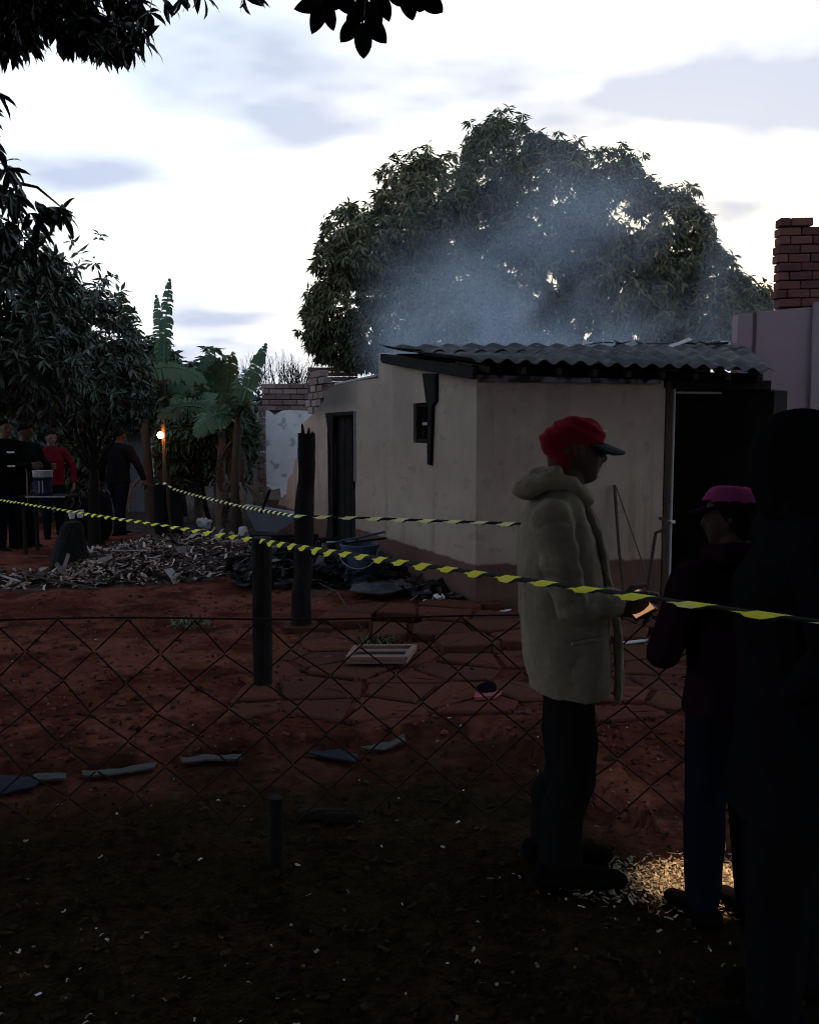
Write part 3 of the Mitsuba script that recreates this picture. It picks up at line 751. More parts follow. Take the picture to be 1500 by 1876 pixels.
# bare twiggy bush above the ruined wall
r = np.random.default_rng(41)
ms = []
for k in range(120):
    b = P(r.uniform(455, 575), 715, 18.5 + r.uniform(-.4, .4)); L = r.uniform(.35, .85)
    d = unit(np.array([r.normal(0, .35), r.normal(0, .3), 1.0]))
    p = [b, b + d * L * .5 + r.normal(0, .03, 3), b + d * L + r.normal(0, .05, 3)]
    ms.append(tube(p, [.008, .006, .003], 4))
    q = p[1]; e = unit(d + r.normal(0, .5, 3)); ms.append(tube([q, q + e * L * .4], [.005, .003], 4))
bt = thing('bare_bush', 'leafless twiggy bush against the sky above the ruined wall', 'bush')
add('twig', cat(ms), 'dry_brown', bt, kind='stuff')
bb = at_ground(515, 18.5)
add('stem', cat([tube([bb + [dx * .3, 0, 0], bb + [dx * 1.0, 0, 1.4], bb + [dx * 1.4, 0, 2.5]], [.04, .03, .01], 6) for dx in (-.5, -.2, .1, .45)]), 'dry_brown', bt)

# ------------------------------------------------------------------ the shade tree the camera stands under
r = np.random.default_rng(55)
st = thing('shade_tree', 'dark leafy branches of the near tree hanging in from the top left corner', 'tree')
trunk0 = np.array([-2.6, -1.4, -.1])
add('trunk', rough(tube([trunk0, trunk0 + [.1, 0, 1.2], trunk0 + [.35, .1, 2.4], trunk0 + [.9, .3, 3.6]], [.34, .27, .23, .18], 14), .05, 3), 'old_wood', st)
# the crown overhead: an umbrella whose underside rises outwards, widened out of view to shade the yard
n = 17000
q = unit(r.normal(0, 1, (n, 3))) * r.uniform(.25, 1, (n, 1)) ** (1 / 2.2) * [11.5, 9.5, 4.6] + [-.6, -3.4, 6.2]
under = np.maximum(2.35, np.where(q[:, 1] > 0, 2.35 + .56 * q[:, 1], 2.35 + .04 * np.hypot(q[:, 0], q[:, 1])))
q = q[(q[:, 2] > under + .25) & (np.hypot(q[:, 0], q[:, 1]) + q[:, 2] > 3.2)]
b, d = whorl(q, r.normal(0, .4, q.shape) + [0, 0, .6], 8, r, .6)
n = len(b)
V, F, m = leaves(b, d, r.uniform(.32, .5, n), r.uniform(.14, .2, n), r)
add('crown', (V, F), 'leaf', st, color=leaf_colors(n, m, r, (.016, .026, .016), (.03, .042, .026)), kind='stuff')
sprays = []
def in_poly(poly, n, y, r):
    pg = Polygon(poly); x0, y0, x1, y1 = pg.bounds; out = []
    from shapely.geometry import Point
    while len(out) < n:
        p = (r.uniform(x0, x1), r.uniform(y0, y1))
        if pg.contains(Point(p)): out.append(P(p[0], p[1], y + r.uniform(-.5, .5)))
    return np.array(out)
S1 = in_poly([(-90, -60), (255, -60), (262, 5), (240, 62), (236, 100), (205, 80), (190, 100), (170, 92), (130, 66), (90, 70), (78, 40), (62, 95), (10, 100), (-90, 120)], 230, 5.6, r)
S2 = in_poly([(-90, 150), (-8, 165), (2, 215), (-15, 270), (-90, 290)], 14, 5.4, r)
S3 = in_poly([(-90, 275), (14, 285), (18, 340), (36, 352), (60, 372), (40, 390), (25, 440), (-90, 450)], 36, 5.4, r)
S4 = np.array([P(px, py, 5.4) for px, py in ((78, 380), (95, 384), (112, 388), (125, 392), (60, 400), (72, 420), (50, 440), (64, 455), (40, 470), (20, 470), (86, 486), (262, 55), (266, 75), (270, 20), (300, -4), (335, -8), (368, -14), (452, -12))])
C_ = np.vstack([S1, S2, S3, S4])
b, d = whorl(C_, np.tile([.35, 0, -.35], (len(C_), 1)) + r.normal(0, .35, C_.shape), 8, r, .75, .8)
order = np.argsort(-((b[:, 1] < 99) * r.random(len(b))))
n = len(b); Ls, Ws = r.uniform(.10, .165, n), r.uniform(.032, .05, n)
inview = np.array([(abs(x / y) < .47) for x, y in b[:, :2]])
ids = np.flatnonzero(inview); pick = set(ids[::max(1, len(ids) // 280)][:280].tolist())
for k in sorted(pick):
    V, F, m = leaves(b[k:k + 1], d[k:k + 1], Ls[k], Ws[k], np.random.default_rng(k), fine=True)
    add('leaf', (V, F), 'near_leaf', st)
scene['near_leaf'] = {'type': 'twosided', 'bsdf': {'type': 'principled', 'base_color': rgb((.018, .028, .018)), 'roughness': .45, 'specular': .4}}
rest = np.array([k for k in range(n) if k not in pick])
V, F, m = leaves(b[rest], d[rest], Ls[rest], Ws[rest], r, fine=True)
add('foliage', (V, F), 'near_leaf', st, kind='stuff')
# twigs that carry the sprays
tw = []
for a_, b_ in (((-90, -90), (250, 60)), ((-90, -90), (120, 60)), ((-90, 20), (60, 90)), ((-90, 250), (20, 330)), ((10, 330), (128, 392)), ((0, 340), (60, 455)), ((120, -90), (266, 60)), ((-90, 190), (0, 210)), ((250, -60), (370, -14))):
    p, q_ = P(*a_, 5.6), P(*b_, 5.5)
    tw.append(tube([p, (p + q_) / 2 + [0, 0, .06], q_], [.014, .009, .003], 6))
add('twig', cat(tw), 'old_wood', st)
limbs = [P(-90, -90, 5.6), P(-90, 250, 5.5), P(-90, 20, 5.6), P(120, -90, 5.6), P(250, -60, 5.6), np.array([3.5, 1.5, 5.5]), np.array([-5, -4, 5.5]), np.array([1.5, -5, 6])]
add('limb', limb_mesh(trunk0 + [.85, .28, 3.5], limbs, .12, r), 'old_wood', st)
# the sprig of broad leaves at the top centre, close to the camera
sp = thing('leaf_sprig', 'sprig of broad pointed leaves hanging in at the top centre', 'leaf sprig')
mat('broad_leaf', (.022, .030, .030), .5, .4)
SY = 2.5
stem = [P(690, -120, SY), P(680, -60, SY), P(668, -5, SY), P(664, 40, SY)]
add('stem', tube(stem, [.006, .005, .004, .003], 8), 'broad_leaf', sp)
add('stem', tube([stem[1], P(620, -30, SY + .03), P(590, -4, SY + .04)], [.004, .003, .002], 6), 'broad_leaf', sp)
add('stem', tube([stem[1], P(730, -40, SY - .03), P(772, -14, SY - .05)], [.004, .003, .002], 6), 'broad_leaf', sp)
for k, (bx, by, tx, ty, w) in enumerate(((592, -4, 538, 16, 30), (592, -4, 571, 62, 30), (594, -4, 611, 56, 24), (657, 26, 624, 77, 30), (664, 40, 666, 107, 32), (670, 28, 708, 79, 32), (668, 4, 634, 44, 34), (672, 4, 700, 42, 34), (696, -16, 713, 39, 24), (740, -28, 756, 37, 30), (772, -14, 811, 22, 32),
                                         (620, -22, 602, 20, 34), (625, -22, 640, 26, 36), (700, -24, 686, 24, 36), (716, -30, 737, 12, 28), (772, -14, 768, 22, 26), (664, -10, 660, 40, 34))):
    y = SY + .02 * math.sin(k * 2.1)
    a, t = P(bx, by, y), P(tx, ty, y + .03 * math.cos(k))
    D_ = unit(t - a); S_ = unit(np.cross(D_, [0, 1, .15])); N_ = np.cross(S_, D_)
    Ln, wd = np.linalg.norm(t - a), w * SY / FPX
    tt = np.linspace(0, 1, 9); prof = np.sin(PI * tt ** .8) ** .75; prof[0] = .08; prof[-1] = .02
    V = []
    for u_, p_ in zip(tt, prof):
        c = a + D_ * Ln * u_ + N_ * Ln * .06 * math.sin(PI * u_)
        V += [c + S_ * wd / 2 * p_ + N_ * wd * .12 * p_, c + S_ * wd / 4 * p_ + N_ * wd * .04 * p_, c, c - S_ * wd / 4 * p_ + N_ * wd * .04 * p_, c - S_ * wd / 2 * p_ + N_ * wd * .12 * p_]
    F = []
    for i_ in range(8):
        for j_ in range(4):
            q_ = i_ * 5 + j_
            F += [[q_, q_ + 1, q_ + 6], [q_, q_ + 6, q_ + 5]]
    add('leaf', (np.array(V), np.array(F)), 'broad_leaf', sp, smooth=True)

# ------------------------------------------------------------------ posts, fence, barrier tapes
p1 = on_ground(480, 1255); y1 = p1[1]
single('fence_post', log(p1 - [0, 0, .2], P(480, 984, y1), .062, .060, .012, 5), 'char', 'short blackened wooden post that carries the near striped tape', 'post')
p2 = on_ground(549, 1153); y2 = p2[1]
cp_ = thing('charred_post', 'tall charred post with a jagged top, in front of the ruined wall', 'post')
add('shaft', log(p2 - [0, 0, .2], P(562, 792, y2), .086, .064, .022, 6, 16, 40), 'char', cp_)
for k in range(5):
    a = k * 1.3; q_ = P(562, 795, y2) + [.035 * math.cos(a), .035 * math.sin(a), -.03]
    add('splinter', tube([q_, q_ + [.01 * math.cos(a), .01 * math.sin(a), .05 + .03 * (k % 3)]], [.022, .006], 6), 'char', cp_)
sb = Polygon([on_ground(px, py)[:2] for px, py in ((518, 1163), (608, 1160), (612, 1150), (580, 1142), (520, 1146)) ])
m = trimesh.creation.extrude_polygon(sb, .075, engine='earcut'); m.apply_translation([0, 0, gz(p2[0], p2[1]) - .03])
single('foot_stone', rough(m.subdivide().subdivide(), .008, 10), 'flag_2', 'flat stone at the foot of the tall charred post', 'stone')
r = np.random.default_rng(61)
FW, FH = .262, .236
fx0, fx1 = -2.75, 2.6
def fence_y(x): return 3.42 + .03 * x
ftop = P(250, 1131, 3.42)[2]
fence = thing('wire_fence', 'low rusty diamond wire fence across the yard in front of the posts', 'fence')
for k in range(int((fx1 - fx0) / (FW / 2))):
    pts = []
    for j in range(int(ftop / (FH / 2)) + 1):
        x = fx0 + k * FW / 2 + FW / 4 * (-1) ** (j + k)
        sx = .012 * math.sin(x * 5.1 + j * 1.3) + r.normal(0, .003)
        z = ftop - .004 - j * FH / 2 + .012 * math.sin(x * 2.3 + .8) * (j > 0) - .006 * math.sin(x * 7 + j) * (j > 0)
        if z < .0: break
        yo = .006 * (-1) ** j
        c = np.array([x + sx, fence_y(x) + yo + .02 * math.sin(x * 3 + j * .7), z])
        pts += [c - [FW * .018 * (-1) ** (j + k), 0, -.006], c, c - [FW * .018 * (-1) ** (j + k), 0, .006]]
    add('strand', tube(pts[1:-1] if len(pts) > 4 else pts, .0036, 6), 'wire', fence)
xs = np.linspace(fx0 - .1, fx1 + .1, 60)
add('top_wire', tube([[x, fence_y(x), ftop + .006 * math.sin(x * 4)] for x in xs], .0042, 6), 'wire', fence)
for x in (-2.85, 2.7):
    add('post', log([x, fence_y(x), -.2], [x, fence_y(x), ftop + .06], .05, .045, .008, 9), 'char', fence)
q1 = on_ground(505, 1580)
single('post_stub', log(q1 - [0, 0, .1], P(505, 1462, q1[1]), .03, .027, .006, 8), 'char', 'low dark wooden stub standing in the shaded dirt near the fence', 'post')

def stripe_color(scale, slant, ya, bl):
    def fn(p, n, uv):
        s = uv.x + slant * (uv.y - .5)
        f = s - dr.floor(s)
        g = FB(p.x * 30, p.y * 30, p.z * 30, 2)
        return MIX(bl, MIX(ya, (0.75, 0.70, 0.42), SS(.55, .8, g) * .5), SS(.04, .06, f) * SS(.52, .50, f))
    return fn
def tape_bsdf(name, fn):
    scene[name] = {'type': 'twosided', 'bsdf': {'type': 'principled', 'base_color': mikit.proc(fn), 'roughness': .7, 'specular': .12}}
tape_bsdf('tape_near', stripe_color(1, .35, (0.82, 0.76, 0.05), (.004, .004, .005)))
tape_bsdf('tape_far', stripe_color(1, .35, (0.74, 0.68, 0.30), (.006, .006, .007)))
def tape(points, width, period, tilt, seed, sag=0.0, n=420, taper=(1, 1, 1, 1)):
    pts = np.asarray(points, float)
    seg = np.r_[0, np.cumsum(np.linalg.norm(np.diff(pts, axis=0), axis=1))]
    s = np.linspace(0, seg[-1], n)
    c = np.stack([np.interp(s, seg, pts[:, i]) for i in range(3)], -1)
    for a, b_ in zip(seg[:-1], seg[1:]):
        w = (s >= a) & (s <= b_); u_ = (s[w] - a) / (b_ - a)
        c[w, 2] -= sag * (b_ - a) * 4 * u_ * (1 - u_)
    t = unit(np.gradient(c, axis=0))
    h = unit(np.cross(t, [0, 0, 1.0]))
    if h[n // 2][1] > 0: h = -h                       # towards the camera side
    rr_ = np.random.default_rng(seed)
    ph = 2 * PI * s / period
    ang = tilt + .45 * np.sin(ph * .5 + 1) * 0 + .55 * meshkit.noise(np.stack([s * 1.7, s * 0, s * 0 + seed], -1)) - .2
    dn = -np.cos(ang)[:, None] * np.array([0, 0, 1.0]) + np.sin(ang)[:, None] * h     # the lower edge comes forward: the face looks up
    wv = width * np.interp(s / seg[-1], [0, .55, .78, 1], taper) * (.72 + .42 * meshkit.noise(np.stack([s * 9, s * 0, s * 0 + seed + 3], -1)))
    fs = np.mod(s / period, 1.0)
    wv = wv * np.where((fs > .06) & (fs < .5), 1.12, .74)
    V = np.stack([c, c + dn * wv[:, None] * .5 + h * .004, c + dn * wv[:, None]], 1).reshape(-1, 3)
    uv = np.stack([np.repeat(s / period, 3), np.tile([0, .5, 1.0], n)], -1)
    F = []
    for i_ in range(n - 1):
        for j_ in (0, 1):
            q_ = i_ * 3 + j_
            F += [[q_, q_ + 1, q_ + 4], [q_, q_ + 4, q_ + 3]]
    return trimesh.Trimesh(V, np.array(F), process=False), uv
tB = P(480, 987, y1 - .07)
m, uv = tape([P(-60, 904, 13.2), tB, P(1560, 1143, 1.6)], .036, .20, .55, 3, .0008, 900, (.7, .85, 1.0, .40))
k = numbered('barrier_tape'); scene[k] = mikit.ply(m, 'tape_near', smooth=True, uv=uv)
labels[k] = {'label': 'near yellow and black barrier tape, stretched across the man in the red cap', 'category': 'barrier tape'}
ends = [P(300, 882, 12.2), P(318, 894, 11.9), P(360, 906, 10.8), P(440, 925, 9.0), P(545, 943, y2 - .1), P(700, 948, y2 - .2), P(945, 957, 6.5), P(1035, 959, 6.45)]
m, uv = tape(ends, .032, .20, .5, 8, .0, 600)
k = numbered('barrier_tape'); scene[k] = mikit.ply(m, 'tape_far', smooth=True, uv=uv)
labels[k] = {'label': 'far pale yellow and black barrier tape, running past the house wall to behind the man', 'category': 'barrier tape'}
q_ = P(1035, 955, 6.5)
single('stake', log([q_[0], q_[1], -.1], [q_[0], q_[1], q_[2] + .1], .02, .018, .003, 3), 'old_wood', 'thin wooden stake where the far barrier tape ends, hidden behind the man', 'stake')

# lamp on a pole
lp = thing('lamp_post', 'glowing orange bulb on a thin pole below the banana plants', 'lamp')
lb0 = P(294, 797, 12.9)
add('pole', tube([[lb0[0] + .02, 13.0, -.1], [lb0[0] + .02, 13.0, lb0[2] + .22]], .03, 8), 'old_wood', lp)
add('arm', tube([[lb0[0] + .02, 13.0, lb0[2] + .18], [lb0[0], 12.9, lb0[2] + .15], [lb0[0], 12.9, lb0[2] + .07]], .012, 6), 'char', lp)
bm = trimesh.creation.icosphere(2, .05); bm.apply_translation(lb0)
k = add('bulb', bm, 'pale_paint', lp, smooth=True, label='lit orange bulb')
scene[k]['emitter'] = {'type': 'area', 'radiance': rgb((3.4, 1.15, .17))}
for px, w, lab in ((292, .10, 'dark post right below the lit bulb, where the far tape is tied'), (322, .09, 'dark post just right of the one below the lit bulb')):
    b_ = at_ground(px, 12.3)
    single('yard_post', log(b_, P(px, 888, 12.3), w, w * .9, .015, px), 'char', lab, 'post')

# pale shed far behind the walking figure
sh = thing('shed', 'small pale shed behind the walking figure', 'shed')
sa, sb_ = P(218, 795, 16.6), P(264, 795, 16.6)
mat('shed_paint', (.30, .31, .36), .8)
add('wall', moved(rbox(sb_[0] - sa[0], 1.0, sa[2] + .2, .01), frame([(sa[0] + sb_[0]) / 2, 17.5, (sa[2] - .2) / 2], [1, 0, 0], [0, 1, 0], [0, 0, 1])), 'shed_paint', sh)
add('roof', moved(rbox(sb_[0] - sa[0] + .3, 1.4, .04, .01), frame([(sa[0] + sb_[0]) / 2 - .05, 17.4, sa[2] + .08], [1, 0, .05], [0, 1, 0], [-.05, 0, 1])), 'char', sh)
# ------------------------------------------------------------------ rubble and loose things
r = np.random.default_rng(71)
def strip(c, L, w, r, curl=.5):
    k = 4; s = np.linspace(-.5, .5, k)
    d = unit(np.array([r.normal(), r.normal(), r.normal(0, .28)])); e = unit(np.cross(d, [r.normal(0, .4), r.normal(0, .4), 1]))
    nn = np.cross(e, d); a = r.normal(0, curl)
    V = []
    for t in s:
        p = c + d * L * t + nn * a * L * (t * t - .08)
        V += [p + e * w / 2, p - e * w / 2 + nn * w * r.normal(0, .15)]
    return np.array(V), np.array([[0, 1, 3], [0, 3, 2], [2, 3, 5], [2, 5, 4], [4, 5, 7], [4, 7, 6]])
def scraps(n, where, L, w, cols, seed, curl=.5):
    r = np.random.default_rng(seed); Vs, Fs, Cs = [], [], []
    for k in range(n):
        c = where(r)
        V, F = strip(c, r.uniform(*L), r.uniform(*w), r, curl)
        Fs.append(F + 8 * k); Vs.append(V)
        Cs.append(np.repeat([np.array(cols[int(r.integers(len(cols)))]) * r.uniform(.6, 1.25)], 8, 0))
    return (np.vstack(Vs), np.vstack(Fs)), np.clip(np.vstack(Cs), 0, .9)
HX, HY = P(315, 1000, 10.6)[0], 10.7
def mound(x, y):
    q = ((x - HX) / 1.25) ** 2 + ((y - HY) / 1.9) ** 2
    q2 = ((x + 4.15) / 1.3) ** 2 + ((y - 8.95) / .42) ** 2
    p = np.stack([x, y, x * 0], -1)
    return np.maximum(.20 * np.clip(1 - q, 0, 1) ** .7, .09 * np.clip(1 - q2, 0, 1)) * (.6 + .8 * meshkit.fbm(p * 2.2, 3, 4))
def on_mound(r):
    while True:
        if r.random() < .8:
            x, y = HX + r.uniform(-1.3, 1.3), HY + r.uniform(-1.95, 1.95)
        else:
            x, y = -4.15 + r.uniform(-1.3, 1.5), 8.95 + r.uniform(-.45, .45)
        h = float(mound(np.array([x]), np.array([y]))[0])
        if h > .015: return np.array([x, y, gz(x, y) + h * r.uniform(.75, 1.1) + .01])
mx, my = np.meshgrid(np.linspace(-5.6, HX + 1.4, 110), np.linspace(8.3, 12.8, 110))
mz = ground_z(mx, my) + mound(mx, my) - .012
V = np.stack([mx, my, mz], -1).reshape(-1, 3); ii = (np.arange(109)[:, None] * 110 + np.arange(109)).ravel()
rub = thing('rubble_heap', 'heap of pale ashes and twisted burnt scraps left of the house', 'rubble')
matte('ash', (.07, .055, .052))
add('ash_bed', (V, np.vstack([np.stack([ii, ii + 1, ii + 111], 1), np.stack([ii, ii + 111, ii + 110], 1)])), 'ash', rub, smooth=True)
PALE = [(.54, .39, .34), (.42, .29, .25), (.28, .18, .15), (.64, .50, .45), (.14, .10, .09), (.06, .035, .028), (.09, .05, .04), (.03, .03, .03), (.05, .04, .04)]
m, c = scraps(5200, on_mound, (.04, .19), (.010, .035), PALE, 72)
add('scrap', m, 'vertex_matte', rub, color=c, kind='stuff')
for k in range(34):
    V, F = strip(on_mound(r) + [0, 0, .03], r.uniform(.18, .42), r.uniform(.05, .12), r, .8)
    add('twisted_sheet', (V, F), ('plastered_brick', 'mortar', 'plastered_brick_b', 'ash')[k % 4], rub)
for k in range(26):
    c0 = on_mound(r); d = unit(np.array([r.normal(), r.normal() * .6, r.normal(0, .12)])); L = r.uniform(.3, .9)
    add('lath', beam(c0 - d * L / 2 + [0, 0, .03], c0 + d * L / 2 + [0, 0, .03], r.uniform(.02, .045), .014), ('plastered_brick', 'ash', 'char', 'old_wood')[k % 4], rub)
# charred remains between the heap and the house
for k, (px, py, L, a, w, lab) in enumerate(((520, 1000, 1.3, .1, .10, 'charred timber lying level behind the two posts'), (600, 1010, 1.1, -.35, .09, 'charred timber lying slanted behind the tall charred post'), (500, 1050, 1.0, .05, .11, 'charred timber lying between the two posts'),
                                            (590, 1060, .9, .5, .08, 'charred timber right of the tall charred post, beside the blue bucket'), (690, 1060, .8, -.6, .08, 'charred timber against the house wall, right of the blue bucket'), (640, 970, .7, 1.2, .07, 'charred timber leaning below the burnt door'))):
    c0 = on_ground(px, py, .10 + .04 * (k % 3)); d = np.array([math.cos(a), math.sin(a) * .7, .08 * math.sin(k)])
    m = beam(c0 - d * L / 2, c0 + d * L / 2, w, w * .9)
    single('charred_timber', rough(m.subdivide().subdivide().subdivide(), .02, 8, k), 'char', lab, 'timber')
def pile_at(x0, x1, y0, y1, h):
    def f(r):
        x, y = r.uniform(x0, x1), r.uniform(y0, y1)
        return np.array([x, y, gz(x, y) + r.uniform(0, h)])
    return f
xa, xb = P(450, 1040, 9.4)[0], P(700, 1040, 9.4)[0]
m, c = scraps(900, pile_at(xa, xb, 8.6, 10.6, .22), (.08, .4), (.02, .09), [(.02, .02, .022), (.03, .03, .034), (.05, .05, .055), (.012, .012, .012), (.16, .14, .14)], 75)
k = numbered('burnt_debris'); scene[k] = mikit.ply(m, 'vertex_matte', color=c); labels[k] = {'label': 'black burnt debris strewn before the ruined wall and door', 'kind': 'stuff', 'category': 'debris'}
xa, xb = P(690, 1100, 7.9)[0], P(880, 1120, 7.7)[0]
m, c = scraps(260, lambda r: (lambda s, o: np.array([*(K + W * s + NW * o), .0]) + [0, 0, gz(*(K + W * s + NW * o)) + r.uniform(0, .10)])(r.uniform(.1, 2.4), abs(r.normal(.12, .16)) + .03), (.05, .25), (.02, .07), [(.02, .02, .022), (.03, .028, .03), (.04, .03, .026), (.11, .08, .07)], 76)
k = numbered('burnt_debris'); scene[k] = mikit.ply(m, 'vertex_matte', color=c); labels[k] = {'label': 'black burnt debris along the foot of the gable wall', 'kind': 'stuff', 'category': 'debris'}
# metal tray tipped on the debris
ty = 9.3
def tray(o, i_):
    pass
tp = [P(446, 929, ty), P(548, 946, ty - .1), P(548, 940, ty + .5), P(452, 925, ty + .6)]
bp = [P(468, 972, ty + .05), P(506, 977, ty), P(510, 968, ty + .4), P(472, 962, ty + .45)]
outer = trimesh.convex.convex_hull(np.array(tp + bp)); cen = outer.centroid
inn = trimesh.convex.convex_hull(np.array([p + (cen - p) * .10 + [0, 0, .05] for p in tp] + [p + (cen - p) * .10 for p in bp]))
def man_(m): return m3.Manifold(m3.Mesh(np.asarray(m.vertices, np.float32), np.asarray(m.faces, np.uint32)))
mt = thing('metal_tray', 'tipped grey-blue metal barrow tray resting on the debris left of the charred post', 'barrow tray')
add('pan', man_(outer) - man_(inn), 'dull_metal', mt)
add('rim', tube(tp + [tp[0]], .012, 6), 'pale_paint', mt)
add('prop', tube([P(478, 940, ty - .1), P(494, 898, ty - .15)], .018, 6), 'char', mt)
for k, (px, py, w) in enumerate(((375, 955, .10), (446, 975, .085))):
    c0 = P(px, py, 10.2 if k else 12.0)
    m = trimesh.creation.icosphere(2, w); m.vertices *= [1, .8, .75]
    m = rough(m, w * .9, 11, k); m.apply_translation([c0[0], c0[1], c0[2] - w * .3])
    single('plastic_bag', m, 'pale_paint', ('crumpled pale bag at the back of the rubble heap', 'crumpled white bag just left of the metal tray')[k], 'bag', smooth=40)
# blue bucket with sticks
bk = thing('bucket', 'dull blue plastic tub with sticks across it, below the burnt door', 'bucket')
b0 = on_ground(658, 1072)
prof = np.array([[.0, 0], [.14, 0], [.155, .04], [.185, .40], [.20, .405], [.20, .425], [.17, .425], [.14, .05], [0, .05]])
m = trimesh.creation.revolve(prof, sections=28); m.apply_translation(b0)
add('body', m, 'blue_plastic', bk, smooth=35)
add('handle', tube([b0 + [.19 * math.cos(a), -.19 * math.sin(a) * .4 - .12, .36 - .16 * math.sin(a)] for a in np.linspace(0, PI, 13)], .005, 6), 'pale_paint', bk)
for k, (dx, dy, L) in enumerate(((-.1, .05, .5), (.05, -.03, .46), (0, .1, .55))):
    c0 = b0 + [dx, dy, .44 + .02 * k]; d = unit(np.array([1, .3 * (k - 1), .06 * (k + 1)]))
    single('stick', tube([c0 - d * L / 2, c0, c0 + d * L / 2], .012, 6), ('dull_metal', 'char', 'blue_plastic')[k], ('pale thin stick lying across the blue tub, front one', 'dark stick lying across the middle of the blue tub', 'bluish stick lying across the blue tub, rear one')[k], 'stick')
# fallen sheet, white scraps, sticks
def slab_on_ground(pts, th, dz=0.0):
    q = [on_ground(px, py) for px, py in pts]
    m = trimesh.creation.extrude_polygon(Polygon([p[:2] for p in q]), th, engine='earcut')
    m.apply_translation([0, 0, float(np.mean([p[2] for p in q])) + dz]); return m
single('fallen_sheet', rough(slab_on_ground([(640, 1098), (700, 1104), (760, 1092), (745, 1078), (650, 1078)], .012, .07).subdivide().subdivide(), .012, 5), 'fibre_cement', 'broken roofing sheet lying on the debris below the window', 'sheet')
single('white_scrap', rough(slab_on_ground([(772, 1116), (797, 1116), (795, 1109), (776, 1109)], .03, .02).subdivide(), .006, 20), 'white_bits', 'white scrap at the foot of the gable wall, left of two', 'scrap')
single('white_scrap', rough(slab_on_ground([(792, 1112), (815, 1110), (810, 1104), (795, 1105)], .03, .05).subdivide(), .006, 20), 'white_bits', 'white scrap at the foot of the gable wall, right of two', 'scrap')
single('stick', tube([on_ground(803, 1114, .05), on_ground(832, 1132, .02)], .008, 6), 'pale_paint', 'short pale stick slanting down from the white scraps', 'stick')
single('stick', tube([on_ground(880, 1131, .02), on_ground(908, 1128, .025), on_ground(935, 1122, .02)], .009, 6), 'white_bits', 'thin white stick on the paving just left of the man', 'stick')
single('stick', tube([on_ground(1138, 1185, .03), on_ground(1195, 1180, .03)], .012, 6), 'white_bits', 'thin white stick on the paving just right of the man', 'stick')
tb_ = [on_ground(585, 1090, .12), on_ground(618, 1100, .08), on_ground(640, 1130, .05), on_ground(664, 1160, .03)]
dbm = [tube(tb_, [.004, .007, .008, .004], 6)]
for k in range(9):
    q_ = tb_[2] + (tb_[3] - tb_[2]) * (k / 9); d = unit(np.array([r.normal(0, .6), -1, r.uniform(-.1, .5)]))
    dbm.append(tube([q_, q_ + d * r.uniform(.06, .16)], [.004, .002], 5))
single('dry_branch', cat(dbm), 'ash', 'thin dry twiggy branch on the ground right of the charred post', 'branch')
# board on the ground
bd = thing('board', 'pale wooden panel with raised edges lying flat on the paving', 'board')
cr = [on_ground(px, py, .06) for px, py in ((633, 1227), (745, 1229), (763, 1202), (650, 1202))]
mat('pink_wood', (.20, .125, .112), .9, .1)
zc = max(p[2] for p in cr)
m = trimesh.creation.extrude_polygon(Polygon([p[:2] for p in cr]), .022, engine='earcut'); m.apply_translation([0, 0, zc - .02])
add('panel', m, 'pink_wood', bd)
for k in range(4):
    a, b_ = cr[k].copy(), cr[(k + 1) % 4].copy(); a[2] = b_[2] = zc + .014
    cc = sum(cr) / 4; a = a + (cc - a) * [.06, .12, 0]; b_ = b_ + (cc - b_) * [.06, .12, 0]
    add('batten', beam(a, b_, .035, .022, .003), 'pink_wood', bd)
a = (cr[0] + cr[3]) / 2; b_ = (cr[1] + cr[2]) / 2; a[2] = b_[2] = zc + .012
add('batten', beam(a + (b_ - a) * .1, b_ - (b_ - a) * .1, .03, .018, .003), 'dry_sheath', bd)
# things leaning on the front wall
single('stick', tube([f3(front(1122, 900)[0], front(1122, 888)[1], .03), f3(front(1121, 900)[0], .55, .16), f3(front(1119, 900)[0], .03, .34)], [.014, .014, .012], 7), 'old_wood', 'dark stick leaning on the front wall right of the man', 'stick')
single('cane', tube([f3(front(1124, 900)[0], front(1124, 892)[1], .05), f3(front(1165, 900)[0], .25, .30)], [.006, .007], 6), 'dry_sheath', 'thin yellowish cane slanting from the top of the dark stick', 'cane')
hk = [(1183, 1092), (1190, 1050), (1197, 1000), (1201, 976), (1212, 972), (1218, 962), (1226, 957)]
hp = [P(px, py, 7.15) for px, py in hk]; hp.append(hp[-1] + [0.02, .35, .0]); hp.insert(0, np.array([hp[0][0] - .02, 7.2, .02]))
tr = thing('bent_pipe', 'rusty bent pipe handle standing beside the porch post', 'pipe')
add('pipe', tube(hp, .014, 8), 'rusty_iron', tr, smooth=40)
add('leg', tube([P(1214, 974, 7.15), P(1214, 1045, 7.15)], .012, 8), 'rusty_iron', tr, smooth=40)
